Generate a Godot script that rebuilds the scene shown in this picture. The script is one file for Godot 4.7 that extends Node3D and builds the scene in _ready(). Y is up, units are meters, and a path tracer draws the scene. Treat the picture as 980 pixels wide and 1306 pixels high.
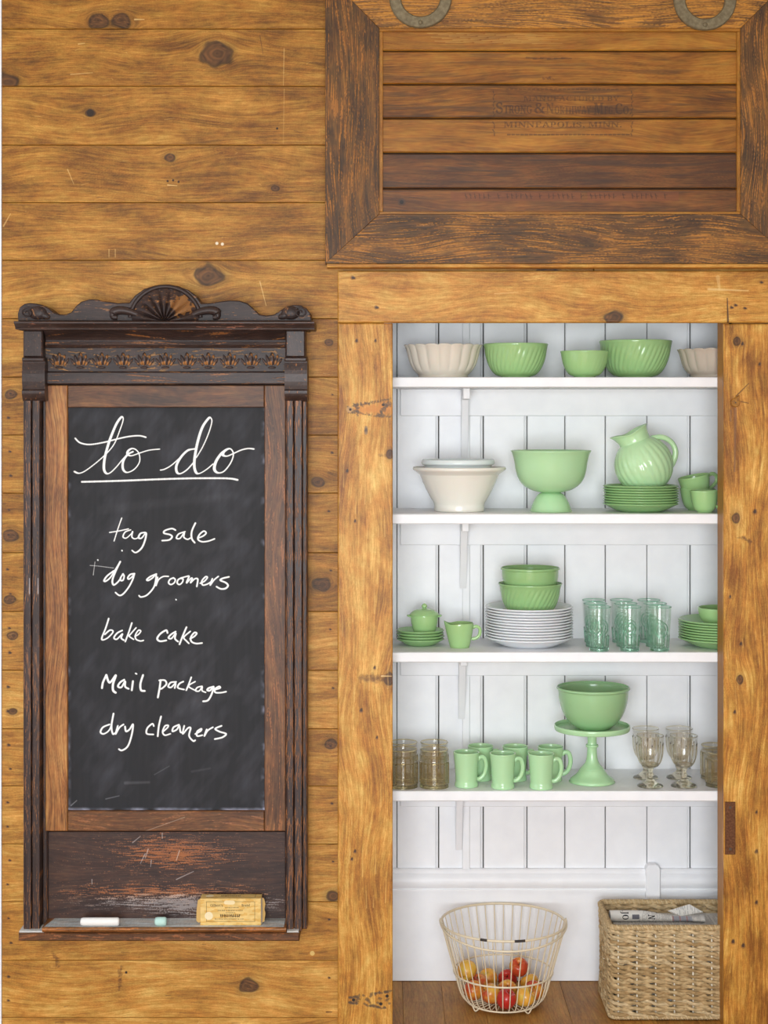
extends Node3D

# ---------------------------------------------------------------- measures
# The photograph is 980 x 1306 px; the lens is F px long, its axis meets the picture at (490, 530).
const F := 2100.0
const CX := 490.0
const CY := 530.0
const CAM := Vector3(0.0, 1.807, 4.85)
const RES := 2.0            # texture pixels for one photo pixel
const ZP := -0.02           # face of the wall planks
const SHELF_Y := [1.9227, 1.5107, 1.0941, 0.676]
const SHELF_F := -0.108     # front edge of the shelves
const BACK_Z := -0.42       # face of the closet's back boards

var M := {}
var used := {}

func sc(z: float) -> float:
	return F / (CAM.z - z)

func wx(px: float, z: float) -> float:
	return (px - CX) / sc(z)

func wy(py: float, z: float) -> float:
	return CAM.y - (py - CY) / sc(z)

# ---------------------------------------------------------------- nodes
func numbered(called: String) -> String:
	if not used.has(called):
		used[called] = 0
		return called
	used[called] += 1
	return "%s_%03d" % [called, used[called]]

func tag(o: Node, label := "", category := "", group := "", kind := "") -> Node:
	if label: o.set_meta("label", label)
	if category: o.set_meta("category", category)
	if group: o.set_meta("group", group)
	if kind: o.set_meta("kind", kind)
	return o

func thing(called: String, at: Vector3, label: String, category: String, group := "") -> Node3D:
	var o := Node3D.new()
	o.name = numbered(called)
	add_child(o)
	o.position = at
	tag(o, label, category, group)
	return o

func setting(called: String) -> Node3D:
	var o := Node3D.new()
	o.name = numbered(called)
	add_child(o)
	o.set_meta("kind", "structure")
	return o

# one named mesh; absolute = its vertices are in world coordinates while the parent stands elsewhere
func part(called: String, mesh: Mesh, mat: Material, parent: Node3D, absolute := false) -> MeshInstance3D:
	var o := MeshInstance3D.new()
	o.name = called
	o.mesh = mesh
	o.material_override = mat
	parent.add_child(o, true)
	if absolute:
		var up: Node = parent
		var off := Vector3.ZERO
		while up != self and up is Node3D:
			off += up.position
			up = up.get_parent()
		o.position = -off
	return o

# ---------------------------------------------------------------- meshes
func begin() -> SurfaceTool:
	var st := SurfaceTool.new()
	st.begin(Mesh.PRIMITIVE_TRIANGLES)
	return st

func tri(st: SurfaceTool, a: Vector3, b: Vector3, c: Vector3, n: Vector3, ua := Vector2.ZERO, ub := Vector2.ZERO, uc := Vector2.ZERO) -> void:
	if (b - a).cross(c - a).dot(n) > 0.0:
		var t := b
		b = c
		c = t
		var u := ub
		ub = uc
		uc = u
	st.set_normal(n); st.set_uv(ua); st.add_vertex(a)
	st.set_normal(n); st.set_uv(ub); st.add_vertex(b)
	st.set_normal(n); st.set_uv(uc); st.add_vertex(c)

func quad(st: SurfaceTool, a: Vector3, b: Vector3, c: Vector3, d: Vector3, outward: Vector3, uv: Callable) -> void:
	var n := (b - a).cross(c - a)
	if n.length_squared() < 1e-16:
		n = (c - a).cross(d - a)
	n = n.normalized()
	if n.dot(outward) < 0.0:
		n = -n
	var ua: Vector2 = uv.call(a, n)
	var ub: Vector2 = uv.call(b, n)
	var uc: Vector2 = uv.call(c, n)
	var ud: Vector2 = uv.call(d, n)
	tri(st, a, b, c, n, ua, ub, uc)
	tri(st, a, c, d, n, ua, uc, ud)

# box with chamfered front edges; texture spans its front face (vert: the grain, u, runs upward)
func add_box(st: SurfaceTool, lo: Vector3, hi: Vector3, b := 0.002, vert := false, span := Rect2()) -> void:
	if span.size == Vector2.ZERO:
		span = Rect2(lo.x, lo.y, hi.x - lo.x, hi.y - lo.y)
	var uv := func(p: Vector3, n: Vector3) -> Vector2:
		var x := (p.x - span.position.x) / span.size.x
		var y := 1.0 - (p.y - span.position.y) / span.size.y
		if absf(n.x) > 0.8:
			x += (p.z - hi.z) / span.size.x * (1.0 if n.x < 0.0 else -1.0)
		elif absf(n.y) > 0.8:
			y += (p.z - hi.z) / span.size.y * (1.0 if n.y > 0.0 else -1.0)
		return Vector2(1.0 - y, x) if vert else Vector2(x, y)
	var mid := (lo + hi) / 2.0
	var f := [Vector3(lo.x + b, lo.y + b, hi.z), Vector3(hi.x - b, lo.y + b, hi.z), Vector3(hi.x - b, hi.y - b, hi.z), Vector3(lo.x + b, hi.y - b, hi.z)]
	var m := [Vector3(lo.x, lo.y, hi.z - b), Vector3(hi.x, lo.y, hi.z - b), Vector3(hi.x, hi.y, hi.z - b), Vector3(lo.x, hi.y, hi.z - b)]
	var k := [Vector3(lo.x, lo.y, lo.z), Vector3(hi.x, lo.y, lo.z), Vector3(hi.x, hi.y, lo.z), Vector3(lo.x, hi.y, lo.z)]
	quad(st, f[0], f[1], f[2], f[3], Vector3.BACK, uv)
	quad(st, k[0], k[1], k[2], k[3], Vector3.FORWARD, uv)
	for i in 4:
		var j := (i + 1) % 4
		var o: Vector3 = (m[i] + m[j]) / 2.0 - mid
		quad(st, f[i], f[j], m[j], m[i], o, uv)
		quad(st, m[i], m[j], k[j], k[i], Vector3(o.x, o.y, 0.0), uv)

func box(lo: Vector3, hi: Vector3, b := 0.002, vert := false, span := Rect2()) -> ArrayMesh:
	var st := begin()
	add_box(st, lo, hi, b, vert, span)
	return st.commit()

# box given by photo pixels on its front plane
func pbox(x0: float, y0: float, x1: float, y1: float, zf: float, zb: float, b := 0.002, vert := false) -> ArrayMesh:
	return box(Vector3(wx(x0, zf), wy(y1, zf), zb), Vector3(wx(x1, zf), wy(y0, zf), zf), b, vert)

# outline (world x, y) made solid between zb and zf, with a chamfer b
func slab(poly: PackedVector2Array, zf: float, zb: float, b := 0.0015, vert := false) -> ArrayMesh:
	var st := begin()
	if not Geometry2D.is_polygon_clockwise(poly):
		poly = poly.duplicate()
		poly.reverse()
	var lo := poly[0]
	var hi := poly[0]
	for p in poly:
		lo = lo.min(p)
		hi = hi.max(p)
	var uv := func(p: Vector3, _n: Vector3) -> Vector2:
		var x := (p.x - lo.x) / (hi.x - lo.x)
		var y := 1.0 - (p.y - lo.y) / (hi.y - lo.y)
		return Vector2(1.0 - y, x) if vert else Vector2(x, y)
	var inner := poly.duplicate()
	var count := poly.size()
	for i in count:
		var e0 := (poly[i] - poly[(i + count - 1) % count]).normalized()
		var e1 := (poly[(i + 1) % count] - poly[i]).normalized()
		var n := Vector2(e0.y, -e0.x) + Vector2(e1.y, -e1.x)     # inward, whichever way the test below says
		inner[i] = poly[i] + n.normalized() * b
	if not Geometry2D.is_point_in_polygon((inner[0] + poly[0]) / 2.0, poly):
		for i in count:
			inner[i] = poly[i] * 2.0 - inner[i]
	var idx := Geometry2D.triangulate_polygon(poly)
	for i in range(0, idx.size(), 3):
		var q := []
		var r := []
		for j in 3:
			var a := inner[idx[i + j]]
			var c := poly[idx[i + j]]
			q.append(Vector3(a.x, a.y, zf))
			r.append(Vector3(c.x, c.y, zb))
		tri(st, q[0], q[1], q[2], Vector3.BACK, uv.call(q[0], Vector3.ZERO), uv.call(q[1], Vector3.ZERO), uv.call(q[2], Vector3.ZERO))
		tri(st, r[0], r[1], r[2], Vector3.FORWARD, uv.call(r[0], Vector3.ZERO), uv.call(r[1], Vector3.ZERO), uv.call(r[2], Vector3.ZERO))
	for i in count:
		var j := (i + 1) % count
		var e := poly[j] - poly[i]
		var out := Vector3(e.y, -e.x, 0.0)
		var probe := (poly[i] + poly[j]) / 2.0 + Vector2(out.x, out.y).normalized() * 0.0002
		if Geometry2D.is_point_in_polygon(probe, poly):
			out = -out
		var pi3 := Vector3(poly[i].x, poly[i].y, zf - b)
		var pj3 := Vector3(poly[j].x, poly[j].y, zf - b)
		quad(st, Vector3(inner[i].x, inner[i].y, zf), Vector3(inner[j].x, inner[j].y, zf), pj3, pi3, out.normalized() + Vector3.BACK, uv)
		quad(st, pi3, pj3, Vector3(poly[j].x, poly[j].y, zb), Vector3(poly[i].x, poly[i].y, zb), out, uv)
	return st.commit()

# turned shape: profile of (radius, height), going up outside and down inside; bend(theta, v, point) -> moved point
func lathe(profile: PackedVector2Array, seg := 64, bend = null, tint = null) -> ArrayMesh:
	var st := begin()
	var rows := profile.size()
	for i in rows:
		for j in seg:
			var th := TAU * j / seg
			var p := Vector3(profile[i].x * cos(th), profile[i].y, profile[i].x * sin(th))
			if bend != null:
				p = bend.call(th, i, p)
			if tint != null:
				st.set_color(tint.call(th, p))
			st.add_vertex(p)
	for i in rows - 1:
		for j in seg:
			var a := i * seg + j
			var b := i * seg + (j + 1) % seg
			var c := a + seg
			var d := b + seg
			if profile[i].x > 1e-6:
				st.add_index(a); st.add_index(b); st.add_index(c)
			if profile[i + 1].x > 1e-6:
				st.add_index(b); st.add_index(d); st.add_index(c)
	st.generate_normals()
	return st.commit()

# tube along points; radius a number or one for each point; flat squashes it across
func add_tube(st: SurfaceTool, pts: PackedVector3Array, radius, sides := 6, closed := false, flat := 1.0, up := Vector3.ZERO, base := 0) -> int:
	var n := pts.size()
	var side := Vector3.ZERO
	var rings := n + (1 if closed else 0)
	for i in rings:
		var k := i % n
		var t: Vector3
		if closed:
			t = (pts[(k + 1) % n] - pts[(k + n - 1) % n]).normalized()
		else:
			t = (pts[mini(k + 1, n - 1)] - pts[maxi(k - 1, 0)]).normalized()
		var u := up
		if u == Vector3.ZERO:
			if side == Vector3.ZERO:
				side = t.cross(Vector3.UP if absf(t.y) < 0.9 else Vector3.RIGHT).normalized()
			side = (side - t * side.dot(t)).normalized()
			u = side
		else:
			u = (u - t * u.dot(t)).normalized()
		var w := t.cross(u)
		var r: float = radius[k] if radius is PackedFloat32Array else radius
		for j in sides:
			var a := TAU * j / sides
			st.add_vertex(pts[k] + u * (cos(a) * r) + w * (sin(a) * r * flat))
	for i in rings - 1:
		for j in sides:
			var a := base + i * sides + j
			var b := base + i * sides + (j + 1) % sides
			st.add_index(a); st.add_index(a + sides); st.add_index(b)
			st.add_index(b); st.add_index(a + sides); st.add_index(b + sides)
	var count := rings * sides
	if not closed:
		for e in 2:
			var at := base + (0 if e == 0 else (rings - 1) * sides)
			for j in range(1, sides - 1):
				if e == 0:
					st.add_index(at); st.add_index(at + j); st.add_index(at + j + 1)
				else:
					st.add_index(at); st.add_index(at + j + 1); st.add_index(at + j)
	return base + count

func tube(pts: PackedVector3Array, radius, sides := 6, closed := false, flat := 1.0, up := Vector3.ZERO) -> ArrayMesh:
	var st := begin()
	add_tube(st, pts, radius, sides, closed, flat, up)
	st.generate_normals()
	return st.commit()

func spline(keys: Array, steps := 8, closed := false) -> PackedVector3Array:
	var out := PackedVector3Array()
	var n := keys.size()
	for i in (n if closed else n - 1):
		var a: Vector3 = keys[(i + n - 1) % n] if closed else keys[maxi(i - 1, 0)]
		var b: Vector3 = keys[i]
		var c: Vector3 = keys[(i + 1) % n]
		var d: Vector3 = keys[(i + 2) % n] if closed else keys[mini(i + 2, n - 1)]
		for s in steps:
			out.append(b.cubic_interpolate(c, a, d, float(s) / steps))
	if not closed:
		out.append(keys[n - 1])
	return out

func smooth_profile(keys: Array, steps := 5) -> PackedVector2Array:
	var out := PackedVector2Array()
	var n := keys.size()
	for i in n - 1:
		var a: Vector2 = keys[maxi(i - 1, 0)]
		var b: Vector2 = keys[i]
		var c: Vector2 = keys[i + 1]
		var d: Vector2 = keys[mini(i + 2, n - 1)]
		for s in steps:
			var p := b.cubic_interpolate(c, a, d, float(s) / steps)
			p.x = maxf(p.x, 0.0)
			out.append(p)
	out.append(keys[n - 1])
	return out

# solid of revolution with a wall: outer profile (from the foot up), then the same moved inward
func walled(outer: PackedVector2Array, wall: float, floor_y: float) -> PackedVector2Array:
	var out := PackedVector2Array()
	out.append(Vector2(0.0, outer[0].y))
	out.append(Vector2(outer[0].x * 0.97, outer[0].y))
	out.append_array(outer)
	var n := outer.size()
	var top := outer[n - 1]
	out.append(top + Vector2(-wall * 0.3, wall * 0.3))
	out.append(top + Vector2(-wall * 0.75, wall * 0.25))
	for i in range(n - 1, -1, -1):
		var t := (outer[mini(i + 1, n - 1)] - outer[maxi(i - 1, 0)]).normalized()
		var p := outer[i] + Vector2(-t.y, t.x) * wall
		if i == n - 1:
			p.y = top.y - wall * 0.1
		if p.y < floor_y or p.x < 0.002:
			break
		out.append(p)
	var last := out[out.size() - 1]
	out.append(Vector2(last.x * 0.9, floor_y))
	out.append(Vector2(last.x * 0.5, floor_y))
	out.append(Vector2(0.0, floor_y))
	return out

# ---------------------------------------------------------------- textures
func noise(sd: int, octaves := 1) -> FastNoiseLite:
	var n := FastNoiseLite.new()
	n.seed = sd
	n.noise_type = FastNoiseLite.TYPE_SIMPLEX_SMOOTH
	n.frequency = 1.0
	if octaves > 1:
		n.fractal_type = FastNoiseLite.FRACTAL_FBM
		n.fractal_octaves = octaves
	else:
		n.fractal_type = FastNoiseLite.FRACTAL_NONE
	return n

const PINE := [Vector3(100, 62, 18), Vector3(159, 108, 37), Vector3(206, 154, 74)]
const PINE_PALE := [Vector3(120, 77, 28), Vector3(180, 126, 52), Vector3(220, 172, 95)]
const CASING := [Vector3(128, 78, 24), Vector3(190, 133, 54), Vector3(232, 187, 106)]
const OXIDE := [Vector3(60, 43, 30), Vector3(108, 73, 36), Vector3(166, 112, 48)]
const SLAT := [Vector3(86, 51, 16), Vector3(142, 90, 26), Vector3(182, 127, 48)]
const OAK := [Vector3(58, 36, 22), Vector3(102, 65, 37), Vector3(154, 103, 57)]
const EBON := [Vector3(38, 29, 28), Vector3(58, 44, 42), Vector3(86, 67, 62)]

# Board texture, u along the grain, w x h photo pixels. o: tone, grain, knots [[x, y, r]], worn [share, colour, length], saw, lines
func wood(w: float, h: float, sd: int, pal: Array, o := {}) -> Image:
	var iw := int(w * RES)
	var ih := int(h * RES)
	var n1 := noise(sd)
	var n2 := noise(sd + 1, 3)
	var n3 := noise(sd + 2)
	var n4 := noise(sd + 3, 3)
	var n5 := noise(sd + 4, 2)
	var tone: float = o.get("tone", 0.0)
	var grain: float = o.get("grain", 0.34)
	var lines: float = o.get("lines", 0.22)
	var period: float = o.get("period", 6.0)
	var knots: Array = o.get("knots", [])
	var worn: Array = o.get("worn", [])
	var saw: float = o.get("saw", 0.03)
	var blotchy: float = o.get("blotch", 0.3)
	var mottle: float = o.get("mottle", 0.15)
	var data := PackedByteArray()
	data.resize(iw * ih * 3)
	var at := 0
	var d0: Vector3 = pal[0]
	var d1: Vector3 = pal[1]
	var d2: Vector3 = pal[2]
	for y in ih:
		var py := y / RES
		for x in iw:
			var px := x / RES
			var psi := py + 11.0 * n1.get_noise_2d(px * 0.004, py * 0.014)
			var kd := 9.0
			for k in knots:
				var dx: float = (px - k[0]) / 1.3
				var dy: float = py - k[1]
				var rr: float = k[2] * k[2]
				var dd := dx * dx + dy * dy + 0.01
				if dd < rr * 36.0:
					psi -= dy * minf(1.0, 1.3 * rr / dd) * (1.0 - dd / (rr * 36.0))
					if dd < rr * 8.0:
						kd = minf(kd, sqrt(dd / rr) * (1.0 + 0.22 * n1.get_noise_2d(px * 0.05 + 7.0, py * 0.06)))
			var b := n4.get_noise_2d(px * 0.009, py * 0.02)
			var g := n2.get_noise_2d(px * 0.0035, psi * 0.07)
			var m2 := n2.get_noise_2d(px * 0.011 + 80.0, psi * 0.42)
			var f := n3.get_noise_2d(px * 0.045, psi * 1.25)
			var ring := sin(TAU * psi / period + 5.0 * g + 2.0 * b)
			var mot := n4.get_noise_2d(px * 0.07 + 40.0, psi * 0.2)
			var t := 0.5 + tone + grain * (0.55 * g + 0.6 * m2) + 0.16 * f + blotchy * b + mottle * mot
			if ring > 0.0:
				t -= lines * ring * ring * ring * (0.55 + 1.2 * m2)
			if saw > 0.0:
				t += saw * n3.get_noise_2d(px * 0.6, py * 0.05) + 0.09 * n3.get_noise_2d(px * 0.35 + 30.0, py * 0.8)
			var c: Vector3
			if t < 0.5:
				c = d0.lerp(d1, maxf(t, 0.0) * 2.0)
			else:
				c = d1.lerp(d2, minf(t - 0.5, 0.6) * 2.0)
			# reddish and greyish drifts of the old finish
			var hue := n4.get_noise_2d(px * 0.03 + 200.0, psi * 0.09)
			c *= Vector3(1.01 + 0.03 * hue, 1.0 - 0.035 * hue, 0.96 - 0.08 * hue)
			if worn:
				var s := n5.get_noise_2d(px * float(worn[2]), psi * float(worn[3] if worn.size() > 3 else 0.22)) + 0.35 * n5.get_noise_2d(px * 0.2 + 50.0, py * 0.35) + 0.3 * b
				var m := clampf((s - (0.5 - float(worn[0]))) * 4.0, 0.0, 1.0)
				if m > 0.0:
					c = c.lerp(worn[1] * (1.0 + 0.12 * f + 0.12 * m2), m * 0.85)
			if kd < 2.4:
				var core := smoothstep(1.12, 0.85, kd)
				c = c.lerp(Vector3(104, 66, 34) * (1.0 + 0.14 * sin(kd * 15.0 + 3.0 * f) + 0.22 * f - 0.3 * smoothstep(0.45, 0.0, kd) + 0.2 * b), core * 0.85)
				c *= 1.0 - 0.30 * smoothstep(0.25, 0.0, absf(kd - 1.0)) - 0.12 * smoothstep(2.4, 1.0, kd)
			data[at] = int(clampf(c.x, 0.0, 255.0))
			data[at + 1] = int(clampf(c.y, 0.0, 255.0))
			data[at + 2] = int(clampf(c.z, 0.0, 255.0))
			at += 3
	return Image.create_from_data(iw, ih, false, Image.FORMAT_RGB8, data)

func mixpx(im: Image, x: int, y: int, c: Color, a: float) -> void:
	if x < 0 or y < 0 or x >= im.get_width() or y >= im.get_height() or a <= 0.0:
		return
	im.set_pixel(x, y, im.get_pixel(x, y).lerp(c, minf(a, 1.0)))

# a soft stroke from a to b (photo pixels of that board), widths wa to wb
func stroke(im: Image, a: Vector2, b: Vector2, wa: float, wb: float, c: Color, alpha := 1.0, res := RES, soft := 0.8) -> void:
	a *= res
	b *= res
	var ra := wa * res / 2.0
	var rb := wb * res / 2.0
	var m := maxf(ra, rb) + 1.5
	var ab := b - a
	var l2 := maxf(ab.length_squared(), 1e-6)
	for y in range(int(minf(a.y, b.y) - m), int(maxf(a.y, b.y) + m) + 1):
		for x in range(int(minf(a.x, b.x) - m), int(maxf(a.x, b.x) + m) + 1):
			var p := Vector2(x + 0.5, y + 0.5)
			var s := clampf((p - a).dot(ab) / l2, 0.0, 1.0)
			var d := (p - a - ab * s).length()
			mixpx(im, x, y, c, alpha * clampf((lerpf(ra, rb, s) - d) / soft + 0.5, 0.0, 1.0))

func spot(im: Image, x: float, y: float, r: float, c: Color, alpha := 0.9) -> void:
	stroke(im, Vector2(x, y), Vector2(x + 0.01, y), r * 2.0, r * 2.0, c, alpha)

func nail(im: Image, x: float, y: float, r := 2.0) -> void:
	var k := 0.7 + 0.5 * fmod(absf(x * 0.37 + y * 0.61), 1.0)
	stroke(im, Vector2(x - r * 0.5, y), Vector2(x + r * 0.7, y + 0.4), r * 2.6 * k, r * 1.6 * k, Color8(120, 76, 40), 0.5)
	stroke(im, Vector2(x - r * 0.3 * k, y), Vector2(x + r * 0.4, y + 0.3), r * 1.5 * k, r * 1.1 * k, Color8(62, 44, 34), 0.85)

func scratch(im: Image, x0: float, y0: float, x1: float, y1: float, w := 0.8, a := 0.5) -> void:
	stroke(im, Vector2(x0, y0), Vector2(x1, y1), w, w * 0.5, Color8(238, 205, 145), a)

func stain(im: Image, x0: float, y0: float, x1: float, y1: float, w := 1.5, a := 0.5) -> void:
	if w < 3.0:
		stroke(im, Vector2(x0, y0), Vector2(x1, y1), w, w * 0.6, Color8(84, 52, 26), a)
	else:
		ragged(im, Vector2(x0, y0), Vector2(x1, y1), w, Color8(90, 56, 28), a * 0.45)

# a stain with a ragged outline
func ragged(im: Image, from: Vector2, to: Vector2, w: float, c: Color, a: float) -> void:
	var n := noise(int(from.x * 3.0 + from.y), 2)
	var count := int(maxf(12.0, from.distance_to(to) * 1.4))
	for k in count:
		var p := from.lerp(to, k / (count - 1.0)) + Vector2(n.get_noise_2d(k * 0.7, 1.0), n.get_noise_2d(k * 0.7, 9.0)) * w * 0.7
		var q := w * (0.45 + 0.4 * n.get_noise_2d(k * 0.9, 20.0))
		stroke(im, p, p + Vector2(n.get_noise_2d(k, 30.0), n.get_noise_2d(k, 40.0)) * w, q, q * 0.6, c, a)

# lettering: the outlines of a TextMesh filled into the image, thinned by noise where the print is worn
func letters(im: Image, text: String, x: float, y: float, height: float, width: float, font: Font, c: Color, alpha: float, res := RES, worn := 0.0, turn := false) -> void:
	var tm := TextMesh.new()
	tm.text = text
	tm.font = font
	tm.font_size = 48
	tm.pixel_size = 1.0
	tm.depth = 0.0
	tm.curve_step = 1.0
	var v: PackedVector3Array = tm.get_mesh_arrays()[Mesh.ARRAY_VERTEX]
	var ix: PackedInt32Array = tm.get_mesh_arrays()[Mesh.ARRAY_INDEX] if tm.get_mesh_arrays()[Mesh.ARRAY_INDEX] != null else PackedInt32Array(range(v.size()))
	var lo := Vector2(1e9, 1e9)
	var hi := -lo
	for p in v:
		lo = lo.min(Vector2(p.x, p.y))
		hi = hi.max(Vector2(p.x, p.y))
	var n := noise(77, 2)
	var cover := {}
	for i in range(0, ix.size(), 3):
		var q := []
		for j in 3:
			var p := v[ix[i + j]]
			var u := Vector2((p.x - lo.x) / (hi.x - lo.x) * width, (hi.y - p.y) / (hi.y - lo.y) * height)
			if turn:
				u = Vector2(height - u.y, u.x)
			q.append((Vector2(x, y) + u) * res)
		var a: Vector2 = q[0]
		var b: Vector2 = q[1]
		var d: Vector2 = q[2]
		var area := (b - a).cross(d - a)
		if absf(area) < 1e-6:
			continue
		for yy in range(int(minf(a.y, minf(b.y, d.y))) - 1, int(maxf(a.y, maxf(b.y, d.y))) + 2):
			for xx in range(int(minf(a.x, minf(b.x, d.x))) - 1, int(maxf(a.x, maxf(b.x, d.x))) + 2):
				for s in 4:
					var p := Vector2(xx + 0.25 + 0.5 * (s & 1), yy + 0.25 + 0.5 * (s >> 1))
					var w0 := (b - a).cross(p - a) / area
					var w1 := (d - b).cross(p - b) / area
					var w2 := (a - d).cross(p - d) / area
					if w0 >= 0.0 and w1 >= 0.0 and w2 >= 0.0:
						cover[Vector2i(xx, yy)] = cover.get(Vector2i(xx, yy), 0) | (1 << s)
	for k in cover:
		var bits: int = cover[k]
		var share := ((bits & 1) + ((bits >> 1) & 1) + ((bits >> 2) & 1) + ((bits >> 3) & 1)) / 4.0
		var fade := 1.0
		if worn > 0.0:
			fade = clampf(1.0 - worn * (0.9 + 1.8 * n.get_noise_2d(k.x * 0.07, k.y * 0.12)), 0.1, 1.0)
		mixpx(im, k.x, k.y, c, alpha * share * fade)

func tex(im: Image) -> ImageTexture:
	return ImageTexture.create_from_image(im)

func board_mat(im: Image, rough := 0.55, relief := 0.06) -> StandardMaterial3D:
	var m := StandardMaterial3D.new()
	var t := tex(im)
	m.albedo_texture = t
	m.roughness = rough
	m.metallic_specular = 0.4
	m.heightmap_enabled = true
	m.heightmap_texture = t
	m.heightmap_scale = relief
	return m

func plain(c: Color, rough := 0.5, spec := 0.5, metal := 0.0) -> StandardMaterial3D:
	var m := StandardMaterial3D.new()
	m.albedo_color = c
	m.roughness = rough
	m.metallic_specular = spec
	m.metallic = metal
	return m

func glaze(c: Color, rough := 0.12) -> StandardMaterial3D:
	var m := plain(c, rough, 0.5)
	m.subsurf_scatter_enabled = true
	m.subsurf_scatter_strength = 0.08
	return m

# thin walls let the light straight through; rims, ribs and bottoms are solid and bend it
func glass(c: Color, share: float) -> StandardMaterial3D:
	var m := StandardMaterial3D.new()
	m.albedo_color = Color(c.r, c.g, c.b, share)
	m.transparency = BaseMaterial3D.TRANSPARENCY_ALPHA
	m.roughness = 0.04
	return m

func solid_glass(c: Color) -> StandardMaterial3D:
	var m := glass(c, 0.02)
	m.refraction_enabled = true
	m.refraction_scale = 0.05
	return m

func noise_tex(sd: int, freq: float, a: Color, b: Color, size := 512, octaves := 4) -> NoiseTexture2D:
	var t := NoiseTexture2D.new()
	t.width = size
	t.height = size
	t.seamless = true
	var n := FastNoiseLite.new()
	n.seed = sd
	n.frequency = freq
	n.fractal_octaves = octaves
	t.noise = n
	var g := Gradient.new()
	g.set_color(0, a)
	g.set_color(1, b)
	t.color_ramp = g
	return t

func paint(c: Color, c2: Color, sd: int) -> StandardMaterial3D:
	var m := plain(Color.WHITE, 0.42, 0.5)
	m.albedo_texture = noise_tex(sd, 0.012, c2, c)
	m.uv1_triplanar = true
	m.uv1_world_triplanar = true
	m.uv1_scale = Vector3(1.7, 1.7, 1.7)
	return m

# ---------------------------------------------------------------- scene
func _ready() -> void:
	var cam := Camera3D.new()
	cam.name = "camera"
	add_child(cam)
	cam.position = CAM
	cam.projection = Camera3D.PROJECTION_FRUSTUM
	cam.near = 0.05
	cam.far = 60.0
	cam.size = 0.05 * 1306.0 / F
	cam.frustum_offset = Vector2(0.0, -0.05 * (653.0 - CY) / F)
	cam.current = true

	var we := WorldEnvironment.new()
	we.name = "daylight"
	var env := Environment.new()
	env.background_mode = Environment.BG_SKY
	var sky := Sky.new()
	var sm := ProceduralSkyMaterial.new()
	sm.sky_top_color = Color(0.62, 0.74, 0.92)
	sm.sky_horizon_color = Color(0.92, 0.95, 1.0)
	sm.ground_bottom_color = Color(0.42, 0.42, 0.36)
	sm.ground_horizon_color = Color(0.80, 0.83, 0.84)
	sky.sky_material = sm
	env.sky = sky
	env.background_energy_multiplier = 1.5
	env.tonemap_mode = Environment.TONE_MAPPER_LINEAR
	env.tonemap_exposure = 0.96
	env.sdfgi_enabled = true
	env.ssao_enabled = true
	env.ssil_enabled = true
	we.environment = env
	add_child(we)

	# daylight from the two windows of the room: the wide one behind the camera, the tall one in the left wall
	window_light(Vector3(-0.35, 1.40, 6.42), Vector2(2.7, 2.1), 0.0, 29.0, Color(0.955, 0.98, 1.0))
	window_light(Vector3(-3.02, 1.60, 1.7), Vector2(2.2, 2.3), -PI / 2.0, 2.4, Color(0.94, 0.97, 1.0))

	materials()
	room()
	plank_wall()
	closet()
	casing()
	panel_door()
	chalkboard()
	shelf_top()
	shelf_second()
	shelf_third()
	shelf_low()
	wire_basket()
	wicker_basket()

# an area light as large as a window, looking along turn (0 = towards -z)
func window_light(at: Vector3, size: Vector2, turn: float, energy: float, c: Color) -> void:
	var l := AreaLight3D.new()
	l.name = numbered("window_daylight")
	add_child(l)
	l.position = at
	l.rotation.y = turn
	l.area_size = size
	l.area_normalize_energy = true
	l.light_energy = energy
	l.light_color = c
	l.shadow_enabled = true
	l.set("area_range", 30.0)
	l.set("area_attenuation", 2.0)

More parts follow.
